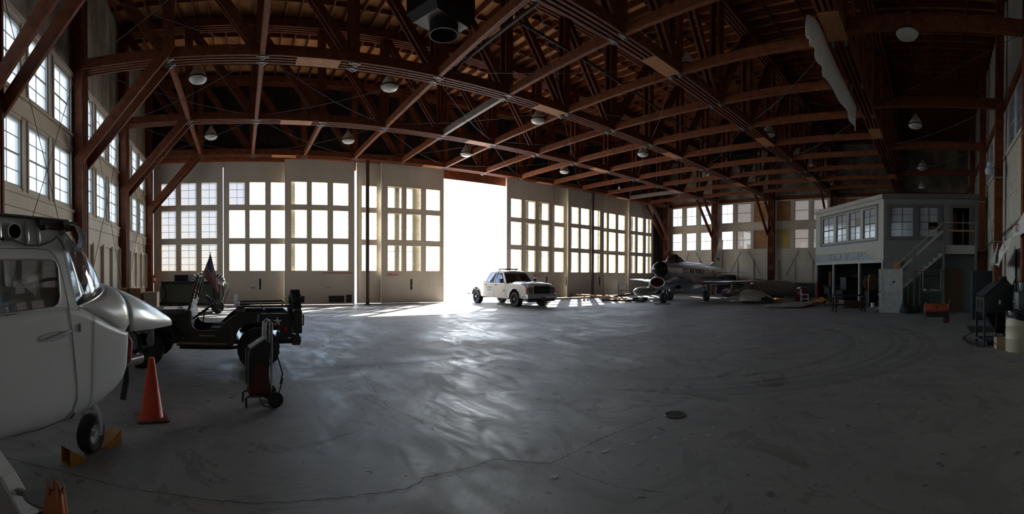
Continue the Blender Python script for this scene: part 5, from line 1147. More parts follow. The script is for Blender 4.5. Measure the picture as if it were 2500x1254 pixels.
MB().lathe([(0, 0), (.085, 0), (.09, .03), (.09, .38), (.06, .45), (.03, .47), (0, .47)], (-.12, 0, 0), n=20).build('cylinder', pbr('extinguisher_red', (.62, .02, .02), .3), t, smooth=True); MB().bb((-.14, -.02, .46), (-.06, .02, .56)).tube([(-.08, 0, .52), (.06, -.02, .48), (.08, -.02, .40)], .012, 6).build('valve', M_steel, t); MB().bb((-.20, -.095, .12), (-.04, -.085, .28)).build('label_plate', M_letter, t); MB().bb((-.30, -.04, .2), (-.2, .04, .3)).build('bracket', M_steel, t)
M_card = pbr('cardboard', (.36, .22, .12), .8, 0, .15, 4)
for (x, y, sx, sy, z, m, lab, cat) in ((-3.72, 14.5, .85, .8, 1.22, M_card, 'large brown cardboard box standing behind the airplane engine cowl', 'box'), (-3.0, 14.55, .45, .6, 1.10, pbr('pale_ply_box', (.52, .42, .30), .7, 0, .2, 6), 'narrow pale plywood box beside the brown carton behind the cowl', 'box')):
    t = thing('storage_box', lab, cat, (x, y, 0), .05); MB().bb((-sx / 2, -sy / 2, 0), (sx / 2, sy / 2, z)).build('carton', m, t, bevel=.008); MB().bb((-.03, -sy / 2 - .003, .0), (.03, sy / 2 + .003, z + .003)).build('tape', M_dark if m == M_card else M_trim, t)
tag(MB().lathe([(0, .22), (.5, .2), (.62, .1), (.66, 0)], (-2.95, 5.9, 0), n=24).build('folded_cover', pbr('old_green_tarp', (.05, .06, .04), .9, 0, .5, 7), smooth=True), 'crumpled dark green tarp on the floor behind the airplane nose wheel', 'tarp')

# ================================================================ tow bar, easel and clutter by the far doors
TB = thing('tow_bar', 'orange aircraft tow bar on small wheels lying in front of the door stack', 'tow bar', (20.45, 18.9, 0))
M_or = pbr('tow_orange', (.72, .30, .08), .5, 0, .2, 5)
MB().tube([(-.55, 1.9, .42), (.1, .3, .34), (.55, -1.15, .22)], .045, 8).tube([(-.45, 1.9, .42), (.35, .2, .34), (.75, -1.0, .25)], .035, 8).build('bar', M_or, TB, smooth=True)
MB().tube([(-.35, 1.55, .4), (-.25, 1.35, .16)], .04, 8).tube([(.5, -1.0, .3), (.62, -1.35, .12)], .06, 8).each('head', M_or, TB)
for x, y in ((-.42, 1.35), (-.1, 1.3)): mb = MB(); tyre(mb, .07, .05, n=18, hub=.3); o = mb.build('wheel', M_rubber, TB, smooth=True); o.location = (x, y, .07)
for x, y in ((.15, .2), (.62, -1.3)): mb = MB(); tyre(mb, .09, .06, n=18, hub=.3); o = mb.build('wheel', M_rubber, TB, smooth=True); o.location = (x, y, .09)
MB().tube([(-.42, 1.35, .1), (-.1, 1.3, .1)], .02, 6).tube([(.15, .2, .1), (.2, .15, .34)], .03, 6).each('axle', M_black, TB)
t = thing('jack_stand_frame', 'black folded steel frame lying on the floor by the orange tow bar', 'frame', (21.4, 17.6, 0))
mb = MB()
for a, b, r in (((-.6, 1.6, .1), (.2, -.9, .1), .07), ((-.2, 1.7, .1), (.5, -.8, .1), .07), ((-.6, 1.6, .1), (-.2, 1.7, .1), .06), ((.2, -.9, .1), (.5, -.8, .1), .08), ((-.3, .6, .18), (.4, .5, .18), .05), ((.0, -.3, .2), (.55, -.5, .25), .06)): mb.tube([a, b], r, 8)
mb.build('frame', M_black, t); MB().bb((.2, -.95, .08), (.7, -.55, .3)).build('block', M_black, t, bevel=.03)
tag(MB().beam((23.6, 21.3, .08), (26.0, 20.1, .42), .22, .14).beam((23.4, 21.4, .06), (24.2, 20.9, .06), .5, .1).build('loading_ramp', M_dark), 'long dark ramp beam lying between the easel and the jet drop tank', 'ramp')
tag(MB().beam((23.0, 22.6, .08), (24.6, 22.3, .14), .1, .12).tube([(23.3, 22.2, .12), (24.3, 22.6, .2)], .05, 8).tube([(24.2, 22.1, .1), (25.1, 22.5, .25)], .04, 8).build('scrap_metal', M_steel), 'small heap of pale scrap tubing in front of the easel', 'scrap')
t = thing('easel_board', 'whiteboard on a black easel in front of the far door panels', 'easel', (27.35, 23.2, 0), -.62)
B_ = MB().prism([(-.42, .50), (.42, .48), (.42, 1.20), (-.42, 1.22)], -.02, .0, 'XZ').build('whiteboard', pbr('board_white', (.85, .84, .80), .4), t)
MB().tube([(-.38, -.12, 0), (-.30, .02, 1.25)], .02, 6).tube([(.38, -.12, 0), (.30, .02, 1.25)], .02, 6).tube([(0, .5, 0), (0, .03, 1.2)], .02, 6).tube([(-.36, -.05, .46), (.36, -.05, .46)], .02, 6).build('easel_legs', M_black, t)
for i, (w_, z_) in enumerate(((.5, 1.10), (.4, 1.02), (.55, .92), (.3, .8))): MB().bb((-w_ / 2, -.024, z_), (w_ / 2, -.021, z_ + .025)).build('marker_line', M_rod, t)

# ================================================================ aircraft parts by the battened wall
t = thing('tip_tank_half', 'pale teardrop aircraft shell lying on a low dolly under the jet wing', 'aircraft shell', (25.1, 10.6, 0), radians(-62))
mb = MB(); rr = []
for x, r_ in ((-1.05, .30), (-.95, .46), (-.7, .56), (-.2, .60), (.3, .52), (.7, .36), (1.0, .18), (1.2, .05)): rr.append([(x, r_ * .8 * cos(q), .16 + r_ * 1.12 * sin(q)) for q in [pi * k / 16 for k in range(17)]])
mb.loft(rr, cap=True, closed=True).build('shell', pbr('pale_shell', (.50, .49, .43), .4, .2, .25, 3), t, smooth=50)
MB().bb((-.9, -.35, .06), (1.1, .35, .16)).build('dolly', M_dark, t)
mb = MB().add([(.25, -.50, .35), (.62, -.40, .45), (.95, -.25, .30), (1.12, -.12, .18), (.3, -.46, .18)], [(0, 1, 2, 3, 4)]); mb.build('dark_patch', M_dark, t, solid=.005)
t = thing('fuselage_section', 'long weathered aircraft tail section lying along the wall behind the jet wing', 'fuselage section', (31.4, 11.9, 0), radians(-66))
t.scale = (.82, .82, .82)
M_old = pbr('weathered_skin', (.32, .29, .26), .55, .3, .4, 2.5, .1)
mb = MB(); mb.loft([[(x, r_ * 1.05 * sin(q), .88 + r_ * cos(q)) for q in [2 * pi * k / 24 for k in range(24)]] for x, r_ in ((-2.3, .62), (-1.5, .74), (0, .80), (1.2, .76), (2.0, .60), (2.2, .5))], cap=False); mb.build('skin', M_old, t, smooth=True, solid=.02)
MB().lathe([(0, 2.05), (.5, 2.05)], (0, 0, .88), 'X', 24).lathe([(0, -2.2), (.6, -2.2)], (0, 0, .88), 'X', 24).each('open_end', M_black, t)
MB().lathe([(.655, -2.28), (.70, -1.85)], (0, 0, .88), 'X', 24).build('red_band', M_red, t, smooth=True)
MB().prism([(-1.9, 1.50), (1.7, 1.42), (.4, 1.72), (-.2, 1.64), (-1.6, 1.86)], -.05, .05, 'XZ').build('dorsal_fillet', M_old, t, bevel=.01)
MB().bb((-1.4, -.6, 0), (-1.1, .6, .18)).bb((1.1, -.6, 0), (1.4, .6, .2)).each('cradle', M_woodgrey, t)
t = thing('jet_engine', 'dark cylindrical jet engine on a stand behind the fighter tail', 'jet engine', (33.45, 17.1, 0), radians(-70))
MB().lathe([(0, -1.1), (.40, -1.1), (.46, -.9), (.50, 0), (.50, .9), (.44, 1.0), (.40, 1.0), (.36, .7), (0, .7)], (0, 0, 1.30), 'X', 26).build('casing', M_int, t, smooth=40)
MB().beam((-.7, -.4, 0), (-.6, 0, .95), .08, .08).beam((-.7, .4, 0), (-.6, 0, .95), .08, .08).beam((.7, -.4, 0), (.6, 0, .95), .08, .08).beam((.7, .4, 0), (.6, 0, .95), .08, .08).beam((-.7, -.4, .1), (.7, -.4, .1), .06, .06).beam((-.7, .4, .1), (.7, .4, .1), .06, .06).build('stand', M_steel, t)
MB().prism([(-.1, 1.0), (.15, 1.05), (.0, 1.2)], -.52, -.50, 'XZ').build('orange_tag', pbr('tag_orange', (.8, .2, .03), .5), t)
t = thing('rag_pile', 'yellow and cream rags hanging on a stand beside the port drop tank', 'rags', (27.6, 12.55, 0)); MB().beam((-.3, .0, 0), (-.1, 0, .8), .05, .05).beam((.3, 0, 0), (.1, 0, .8), .05, .05).build('stand', M_steel, t); MB().loft([[(-.3, 0, .9), (.3, .05, .95), (.3, .1, .9), (-.3, .1, .85)], [(-.1, -.1, .5), (.35, -.08, .45), (.35, 0, .45), (-.1, 0, .5)]]).build('rag', pbr('yellow_rag', (.62, .42, .10), .8), t)
t = thing('red_tank', 'dark red rounded tank behind the white chair', 'tank', (28.6, 8.65, 0), radians(-60))
MB().lathe([(0, 1.02), (.2, 1.0), (.40, .90), (.52, .72), (.55, .5), (.55, .06), (.5, 0), (0, 0)], n=28).build('shell', pbr('tank_red', (.14, .012, .02), .35, 0, .2, 4, coat=.2), t, smooth=50); MB().lathe([(.05, 1.06), (.14, 1.06), (.14, 1.0), (.05, 1.0)], n=20).build('filler_cap', M_rod, t)
CHR = thing('wooden_chair', 'small white-painted wooden chair with a slatted back', 'chair', (27.1, 8.05, 0), radians(8))
CHR.scale = (1.15, 1.15, 1.15)
for x, y in ((-.19, -.19), (.19, -.19)): MB().tube([(x * 1.1, y * 1.1, 0), (x, y, .44)], .018, 8).build('leg', M_letter, CHR)
for x, y in ((-.19, .19), (.19, .19)): MB().tube([(x * 1.1, y * 1.15, 0), (x, y, .44), (x, y + .07, .9)], .02, 8).build('leg', M_letter, CHR)
MB().bb((-.22, -.22, .43), (.22, .22, .46)).build('seat', M_letter, CHR, bevel=.01); MB().bb((-.2, .22, .78), (.2, .28, .9)).bb((-.2, .2, .58), (.2, .24, .64)).build('backrest', M_letter, CHR, bevel=.008)
for z, yy in ((.16, -.20), (.24, -.20), (.2, .2)): MB().tube([(-.2, yy, z), (.2, yy, z)], .012, 6).build('stretcher', M_letter, CHR)
for x in (-.2, .2): MB().tube([(x, -.2, .2), (x, .2, .2)], .012, 6).build('stretcher', M_letter, CHR)
def sheet(name, lab, cat, pts, z0, amp, mat, seed=0, thick=.03):
    """crumpled sheet over a quad given by four floor corners"""
    random.seed(seed); n, m = 16, 10; a, b, c, d = [Vector((*p, 0)) for p in pts]; rr = []
    for j in range(m + 1):
        v = j / m; rr.append([])
        for i in range(n + 1):
            u = i / n; p = a.lerp(b, u).lerp(d.lerp(c, u), v); h = z0 + amp * (abs(sin(u * 5 + seed)) * .6 + .4 * sin(v * 4 + u * 7 + seed) ** 2) * (1 - .7 * (1 - u) ** 3); p.z = max(z0, h); p.x += .05 * sin(v * 9 + u * 3); rr[-1].append(p)
    return tag(MB().loft(rr, cap=False, closed=False).build(name, mat, smooth=True, solid=thick), lab, cat)
sheet('foam_mat', 'thick grey mat lying crumpled on the floor in front of the white chair', 'mat', ((21.4, 8.6), (24.9, 7.8), (25.3, 6.6), (22.0, 6.6)), .04, .17, pbr('grey_mat', (.34, .30, .26), .85, 0, .3, 4), 1, .06)
sheet('canvas_bundle', 'brown canvas bundle lying under the office front', 'canvas', ((25.3, 6.2), (25.2, 5.2), (23.6, 4.9), (23.6, 5.8)), .04, .42, pbr('brown_canvas', (.20, .11, .06), .85, 0, .4, 4), 4, .05)
sheet('yellow_rag_heap', 'heap of yellow and orange rags between mat and canvas bundle', 'rags', ((25.7, 7.3), (26.5, 6.9), (26.5, 6.3), (25.7, 6.5)), .05, .36, pbr('orange_rag', (.62, .36, .08), .8, 0, .5, 8, .1, (.55, .10, .03)), 7, .04)
sheet('straw_litter', 'orange brown scraps on the floor behind the white chair', 'scraps', ((27.6, 10.7), (28.6, 10.7), (28.8, 10.0), (27.6, 10.0)), .02, .18, MATS['orange_rag'], 9, .03)
random.seed(11)

# ================================================================ two-storey office built into the hall
OF = thing('office_building', 'grey two-storey office box with windows above an open workshop bay', 'office', (0, 0, 0))
M_ofA = pbr('office_pale_grey', (.42, .42, .41), .7, 0, .12, 1.5, .03); M_ofB = pbr('office_mid_grey', (.19, .19, .195), .7, 0, .15, 1.2, .03); M_ofT = pbr('office_dark_trim', (.12, .12, .125), .6, 0, .15, 3)
M_pane = pbr('reflection_tint_pane', (.42, .45, .52), .12, 0, .12, 1.2, spec=.8)  # blue-grey base colour stands in for bright windows reflected in the panes
P0 = Vector((22, 2.45, 0)); ang = atan2(4.95, 5.3); LD = 7.25
fD = lambda u, t, z: (u, -t, z)
def inD(o): o.location = P0; o.rotation_euler = (0, 0, ang); return o
WA = [(.72, 1.86), (2.12, 3.28), (3.52, 4.70), (4.98, 6.36)]
mb = MB(); slab_holes(mb, fD, 0, LD, 2.45, 5.70, 0, .12, [(a, b, 3.68, 5.27) for a, b in WA]); inD(mb.build('front_wall', M_ofA, OF))
mb = MB(); slab_holes(mb, fD, .48, 6.6, 3.52, 5.42, -.03, 0, [(.58, 6.5, 3.62, 5.33)]); inD(mb.build('window_surround', M_ofT, OF))
for i, (a, b) in enumerate(WA):
    mb = MB(); slab_holes(mb, fD, a, b, 3.68, 5.27, .02, .08, [(a + .05, b - .05, 3.73, 4.44), (a + .05, b - .05, 4.50, 5.22)]); mb.bb(fD((a + b) / 2 - .012, .04, 3.7), fD((a + b) / 2 + .012, .06, 5.25))
    for z in (4.09, 4.86): mb.bb(fD(a + .05, .04, z - .012), fD(b - .05, .06, z + .012))
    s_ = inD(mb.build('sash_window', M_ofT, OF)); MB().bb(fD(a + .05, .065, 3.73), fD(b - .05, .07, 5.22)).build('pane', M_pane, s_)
    if i == 1: MB().bb(fD(a + .06, .05, 4.5), fD((a + b) / 2, .062, 4.85)).build('board', M_woodgrey, s_)
mb = MB().bb(fD(0, -.10, 5.62), fD(LD, .1, 5.84)); inD(mb.build('roof_fascia', M_ofA, OF))
mb = MB().bb(fD(.1, -.015, 2.52), fD(LD, 0, 3.06)); mb2 = MB().prism([(.18, 2.56), (1.52, 3.06), (LD, 3.06), (LD, 2.56)], .0, .02, 'XZ'); inD(mb2.build('painted_board', pbr('blue_grey_board', (.26, .30, .32), .6, 0, .2, 3), OF))
mb = MB().beam(fD(1.52, -.03, 3.08), fD(LD, -.03, 3.10), .03, .05).beam(fD(.2, -.03, 2.52), fD(1.52, -.03, 3.08), .03, .06); inD(mb.build('yellow_batten', pbr('new_batten', (.60, .48, .22), .6), OF))
mb = MB()
for p in ([(1.9, 2.95), (2.0, 2.75), (2.3, 2.65), (2.6, 2.72), (2.9, 2.68)], [(3.3, 3.0), (3.35, 2.7), (3.5, 2.62), (3.6, 2.75), (3.62, 3.0)], [(4.0, 2.9), (4.2, 2.68), (4.5, 2.74), (4.7, 2.66), (4.9, 2.95)], [(6.9, 2.9), (7.0, 2.7), (7.1, 2.62)], [(2.2, 2.98), (2.3, 2.72)], [(5.1, 3.0), (5.3, 2.9), (5.2, 2.8), (5.35, 2.66), (5.1, 2.66)], [(4.1, 3.0), (4.12, 2.7)]): mb.tube([(x, .022, z) for x, z in p], .014, 5)
for o_ in mb.each('script_stroke', M_ofT, OF): inD(o_)
mb = MB().bb(fD(0, -.04, 2.40), fD(LD, .14, 2.52)); inD(mb.build('soffit_beam', M_ofA, OF))
for u, h_, m in ((.08, 2.4, M_ofA), (2.2, 2.4, M_ofA), (5.0, 2.4, M_ofA), (7.1, 2.4, M_ofA)):
    inD(MB().bb(fD(u - .06, -.02, 0), fD(u + .06, .1, h_)).build('bay_post', m, OF))
inD(MB().bb(fD(7.03, -.025, 0), fD(7.17, .105, 1.35)).build('red_post_guard', M_red, OF))
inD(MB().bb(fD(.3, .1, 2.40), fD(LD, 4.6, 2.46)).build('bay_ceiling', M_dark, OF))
# west face with stair
fB = lambda u, t, z: (22 + t, u, z)
WB = [(.95, 2.10), (-.28, .68)]; DU = (-1.85, -1.02); DL = (-1.52, -.68)
mb = MB(); slab_holes(mb, fB, -2.55, 2.45, 0, 5.70, 0, .12, [(a, b, 3.69, 5.19) for a, b in WB] + [(DU[0], DU[1], 3.16, 5.16)]); mb.build('side_wall', M_ofB, OF)
mb = MB(); slab_holes(mb, fB, -.5, 2.3, 3.52, 5.33, -.03, 0, [(a, b, 3.69, 5.19) for a, b in WB]); mb.build('window_surround', M_ofT, OF)
mb = MB(); slab_holes(mb, fB, -2.05, -.86, 3.1, 5.33, -.03, 0, [(DU[0], DU[1], 3.0, 5.16)]); mb.build('upper_door_frame', M_ofT, OF)
for i, (a, b) in enumerate(WB):
    mb = MB(); slab_holes(mb, fB, a, b, 3.69, 5.19, .02, .08, [(a + .03, b - .03, 3.72, 4.42), (a + .03, b - .03, 4.46, 5.16)]); mb.bb(fB((a + b) / 2 - .012, .04, 3.7), fB((a + b) / 2 + .012, .06, 5.18))
    for z in (4.07, 4.81): mb.bb(fB(a + .03, .04, z - .01), fB(b - .03, .06, z + .01))
    s_ = mb.build('sash_window', M_ofT, OF)
    hole = [(a + .03, (a + b) / 2, 4.07, 4.44)] if i else []
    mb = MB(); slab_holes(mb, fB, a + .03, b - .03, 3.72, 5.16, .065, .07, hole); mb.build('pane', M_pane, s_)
    if i: MB().bb(fB(a + .05, .3, 4.12), fB((a + b) / 2, .32, 4.26)).build('board', M_ply, s_)
MB().bb((21.9, -2.55, 5.60), (22.1, 2.52, 5.84)).build('roof_fascia', M_ofT, OF)
mb = MB().prism([(22, -2.55), (22, 2.45), (27.3, 7.4), (34.4, 7.4), (34.4, -2.55)], 5.66, 5.74, 'XY').prism([(22.1, -2.55), (22.1, 2.4), (27.3, 7.25), (34.4, 7.25), (34.4, -2.55)], 3.08, 3.14, 'XY'); mb.build('upper_floor_and_roof', M_ofB, OF)
MB().bb((27.3, 7.3, 2.45), (34.4, 7.4, 5.7)).bb((27.3, 7.3, 0), (34.4, 7.4, 2.45)).build('end_wall', M_ofA, OF)
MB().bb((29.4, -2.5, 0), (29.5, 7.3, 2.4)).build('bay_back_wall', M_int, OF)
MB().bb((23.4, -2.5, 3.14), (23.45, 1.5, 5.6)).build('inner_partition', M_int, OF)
for y, w_, m in ((-1.15, .28, M_ply), (-1.45, .06, M_wood), (-1.62, .05, M_letter)): MB().bb((23.2, y - w_ / 2, 4.2 if w_ > .2 else 3.2), (23.26, y + w_ / 2, 5.1)).build('inner_stud', m, OF)
d = MB().bb(fB(DL[0], -.03, .02), fB(DL[1], .0, 2.1)).build('lower_door', pbr('varnished_ply', (.17, .085, .035), .45, 0, .3, 2, .03, None, (1, 1, .3)), OF); mb = MB(); slab_holes(mb, fB, DL[0] - .08, DL[1] + .08, 0, 2.18, -.04, 0, [(DL[0], DL[1], -.1, 2.1)]); mb.build('door_frame', M_ofT, OF)
# stair
ST_ = thing('office_stair', 'grey wooden stair with handrail rising to the upper office door', 'stair', (0, 0, 0))
xs0, xs1 = 20.95, 21.92; yb, yt, zt = 2.72, -.52, 3.0; NS = 14
for k in range(NS):
    y = yb + (yt - yb) * (k + .5) / NS; z = zt * (k + 1) / (NS + 1); dy = abs(yt - yb) / NS
    MB().bb((xs0, y - dy / 2, z - .04), (xs1, y + dy / 2 + .03, z)).bb((xs0 + .0, y + dy / 2 - .02, z - .21), (xs1, y + dy / 2, z - .04)).build('tread', M_ofA, ST_)
for x in (xs0 - .02, xs1 - .04):
    mb = MB(); poly = []
    for k in range(NS):
        y0_ = yb + (yt - yb) * k / NS; y1_ = yb + (yt - yb) * (k + 1) / NS; z = zt * (k + 1) / (NS + 1); poly += [(y0_, z + .01), (y1_, z + .01)]
    poly += [(yt, 2.75), (yb - .05, .0), (yb, 0)]; mb.prism(poly, x, x + .04, 'YZ'); mb.build('stringer', M_ofA if x < 21.5 else M_ofB, ST_)
MB().bb((xs0, -2.1, 2.96), (xs1, -.52, 3.02)).bb((xs0 - .03, -2.1, 2.80), (xs0, -.5, 3.22)).bb((xs0, -.55, 2.8), (xs1, -.5, 3.0)).build('landing', M_ofA, ST_)
for y, z0, z1 in ((-.54, 0, 4.30), (-2.08, 0, 4.28), (.85, 0, 2.95)): MB().bb((xs0 - .1, y - .05, z0), (xs0 - .02, y + .05, z1)).build('stair_post', M_ofB, ST_)
MB().tube([(xs0 - .12, 1.95, 1.98), (xs0 - .12, -.5, 4.25)], .022, 8).tube([(xs0 - .08, -.5, 4.28), (xs0 - .08, -2.1, 4.28)], .018, 8).build('handrail', M_ofA, ST_)
MB().beam((xs0 - .12, 1.55, 1.98), (xs0 - .12, .95, 2.55), .03, .11).beam((xs0 - .12, .75, 2.74), (xs0 - .12, -.5, 3.88), .03, .11).build('mid_rail', M_ofA, ST_)
MB().bb((xs0 - .06, -2.05, 3.86), (xs0 - .03, -.5, 3.94)).build('landing_board', M_ply, ST_)
tag(MB().bb((21.86, 1.55, 2.03), (21.96, 1.95, 2.46)).build('notice_board', M_ply), 'square plywood notice on the office wall above the louvred door', 'board')

# ---- things in and around the workshop bay
def at_floor(px, py): return floorpt(px, py)
t = thing('louvred_door', 'old white louvred door leaning against the office stair', 'door', (20.62, 1.93, 0), radians(90))
Rl = Matrix.Rotation(radians(-5), 4, 'X')
def leanbuild(mb, name, mat, par, **k): o = mb.build(name, mat, par, **k); o.rotation_euler = (radians(-5), 0, 0); return o
M_old_w = pbr('worn_white_paint', (.60, .62, .60), .6, 0, .25, 4)
mb = MB(); slab_holes(mb, lambda u, t_, z: (u, t_, z), -.56, .56, 0, 2.05, -.02, .02, [(-.44, .40, .18, .95), (-.44, .40, 1.05, 1.92)]); leanbuild(mb, 'door_frame', M_old_w, t)
leanbuild(MB().bb((-.44, -.006, 1.05), (.40, .006, 1.92)), 'upper_panel', M_old_w, t)
mb = MB()
for k in range(15): mb.box((-.02, 0, .21 + .05 * k), (.84, .008, .055), m=Matrix.Rotation(.6, 3, 'X'))
leanbuild(mb, 'louvres', M_old_w, t); leanbuild(MB().cyl((.49, .03, 1.0), .03, .03, 'Y', 12), 'knob_hole', M_black, t)
leanbuild(MB().add([(-.15 + .06 * cos(q) + .02 * cos(3 * q), .0085, 1.45 + .08 * sin(q)) for q in [6.283 * k / 12 for k in range(12)]], [tuple(range(12))]).add([(-.02 + .05 * cos(q), .0085, 1.32 + .025 * sin(q)) for q in [6.283 * k / 9 for k in range(9)]], [tuple(range(9))]), 'rust_stain', pbr('rust', (.16, .12, .09), .8), t)
WS = thing('steel_trestle', 'dark steel trestle work stand in front of the workshop bay', 'work stand', (20.7, 3.95, 0), radians(-62))
for x in (-.72, .72):
    for y in (-.24, .24): MB().beam((x, y * 1.2, 0), (x, y, .78), .07, .07).build('leg', M_rod, WS)
    MB().beam((x, -.28, .74), (x, .28, .74), .07, .08).build('cross_bar', M_rod, WS)
for z in (.78, .34):
    for y in (-.24, .24): MB().beam((-.75, y, z), (.75, y, z), .05, .07).build('rail', M_rod, WS)
for i, (x, y, a, r_, lab) in enumerate(((25.5, 3.55, -50, .50, 'round brown board disc on edge, nearer the white pipe frame'), (27.9, 4.0, -45, .46, 'round brown board disc on edge, behind the bay post'))):
    t = thing('board_disc', lab, 'board disc', (x, y, 0), radians(a), group='round board discs in the workshop bay'); MB().cyl((0, 0, .86 + r_), r_, .03, (0, 1, .15), 28).build('disc', pbr('hardboard', (.36, .19, .09), .6, 0, .15, 3), t); MB().bb((-.3, -.2, 0), (.3, .25, .87)).build('stand', M_int, t)
t = thing('green_machine', 'old green machine stand with an orange plank across it in the bay', 'machine', (27.6, 6.3, 0), radians(-48)); MB().bb((-.35, -.3, 0), (.35, .3, .55)).bb((-.5, -.35, .55), (.5, .35, 1.0)).build('body', pbr('machine_green', (.06, .09, .075), .6, 0, .3, 4), t, bevel=.05); MB().beam((-.75, -.2, 1.06), (.7, .1, 1.06), .16, .05).build('plank', pbr('orange_plank', (.50, .24, .09), .6), t); MB().beam((-.15, .2, 1.1), (-.1, .25, 2.0), .14, .04).build('upright_board', pbr('red_board', (.30, .15, .10), .7), t)
t = thing('pallet_crate', 'pale plywood crate side standing in the bay behind the green machine', 'crate', (27.6, 4.9, 0), radians(-45)); MB().prism([(-.35, .9), (.35, .9), (.30, 1.75), (-.15, 1.75)], -.02, .02, 'XZ').build('panel', pbr('crate_ply', (.34, .24, .13), .7), t); MB().bb((-.4, -.3, 0), (.4, .3, .9)).build('bench', M_int, t)
t = thing('shop_press', 'black boxy workshop machine on a bench in the middle of the bay', 'machine', (26.3, 4.95, 0), radians(-47)); MB().bb((-.75, -.35, 0), (.75, .4, .85)).build('bench', M_black, t); MB().bb((-.5, -.3, .88), (.5, .35, 1.65)).build('cabinet', M_black, t, bevel=.03); MB().bb((-.3, -.32, .98), (.25, -.30, 1.5)).build('vent_panel', M_rod, t)
t = thing('pipe_frame', 'thin white pipe frame standing in the bay', 'frame', (24.6, 2.9, 0), radians(-55)); MB().tube([(-.75, 0, 0), (-.75, 0, 1.52), (.3, 0, 1.52), (.3, 0, 0)], .016, 6).tube([(-.8, 0, 1.45), (-.7, -.05, 1.78)], .02, 6).build('pipe', M_letter, t)
t = thing('chop_saw', 'chop saw with a red blade guard on a small table beside the louvred door', 'saw', (23.2, 2.4, 0), radians(-50))
MB().bb((-.4, -.25, .72), (.4, .25, .77)).build('table_top', M_steel, t)
for x in (-.35, .35):
    for y in (-.2, .2): MB().tube([(x, y, 0), (x, y, .72)], .018, 6).build('leg', M_rod, t)
MB().bb((-.25, -.18, .77), (.25, .18, .85)).bb((-.3, .05, .85), (-.24, .12, 1.25)).build('saw_base', M_steel, t, bevel=.01); MB().cyl((.1, .0, 1.1), .18, .05, (0, 1, 0), 22).build('blade_guard', M_red, t); MB().beam((-.1, 0, 1.2), (.35, .0, 1.42), .05, .06).build('handle', M_steel, t)
t = thing('paint_bucket', 'small white bucket on a low board beside the louvred door', 'bucket', (22.05, 2.98, 0)); MB().bb((-.35, -.25, 0), (.4, .3, .14)).build('board', M_woodgrey, t); MB().lathe([(0, .14), (.085, .14), (.10, .36), (.105, .36)], n=20).build('bucket', M_letter, t, smooth=40)
t = thing('cardboard_heap', 'flattened brown cartons stacked on the bay floor behind the trestle', 'cartons', (23.3, 4.3, 0), radians(-50)); MB().box((0, 0, .2), (1.3, .6, .4), m=Matrix.Rotation(.08, 3, 'Y')).build('cartons', pbr('dark_carton', (.16, .08, .05), .8), t, bevel=.04)
# brooms and bag by the stair
for i, (y, c, lab) in enumerate(((1.42, (.30, .16, .10), 'long-handled broom with a reddish handle beside the louvred door'), (1.22, (.42, .36, .08), 'long-handled broom with a yellow handle under the stair'), (.66, (.36, .33, .27), 'pale long-handled tool hanging by the stair post'))):
    t = thing('broom', lab, 'broom', (20.72, y - .12, 0), group='brooms at the stair'); MB().tube([(0, .05, .35), (0, 0, 1.92)], .014, 6).build('handle', pbr('broom_handle_%d' % 0 if i == 0 else 'broom_handle_b' if i == 1 else 'broom_handle_c', c, .6), t); MB().loft([[(-.05, .0, .34), (.05, 0, .34), (.05, .1, .34), (-.05, .1, .34)], [(-.06, -.08, 0), (.06, -.08, 0), (.06, .18, 0), (-.06, .18, 0)]]).build('bristles', M_dark, t)
t = thing('rubbish_bag', 'slumped black plastic bag on the floor under the stair', 'bag', (20.4, 1.08, 0))
mb = MB(); rr = []
for h, r_ in ((0, .02), (.0, .28), (.12, .33), (.26, .28), (.36, .14), (.46, .03)): rr.append([(r_ * .8 * cos(q) * (1 + .12 * sin(3 * q)), r_ * 1.25 * sin(q) * (1 + .1 * cos(4 * q)) + (.12 if h > .3 else 0), h * (1.25 if sin(q) > .6 and h > .3 else 1)) for q in [6.283 * k / 18 for k in range(18)]])
mb.loft(rr, cap=False).build('bag', pbr('bag_plastic', (.012, .012, .013), .75), t, smooth=True)
# wall-mounted frame / bench
t = thing('tubular_table', 'light tubular frame table with papers standing in front of the office wall', 'table', (20.6, 0, 0))
MB().bb((-.2, -.42, 1.02), (.2, .42, 1.05)).build('table_top', M_steel, t); MB().tube([(0, .42, 1.05), (0, .42, 2.05), (0, -.42, 2.05), (0, -.42, 1.05)], .014, 6).build('upper_frame', M_steel, t); MB().tube([(0, 0, 1.02), (0, 0, .0)], .03, 8).bb((-.25, -.2, 0), (.25, .2, .03)).build('pedestal', M_rod, t)
MB().box((-.02, -.12, 1.09), (.25, .4, .02), m=Matrix.Rotation(.15, 3, 'X')).build('paper', M_letter, t); MB().lathe([(0, 0), (.06, .01), (.05, .07), (0, .09)], (-.05, .32, 1.05), n=12).build('bulb_ball', M_letter, t, smooth=True)
MB().bb((0.02, -.6, 1.93), (.1, .85, 1.97)).build('shelf_bar', M_wood, t); MB().bb((.02, -.36, 1.68), (.12, .36, 1.80)).build('dark_bar', M_black, t)
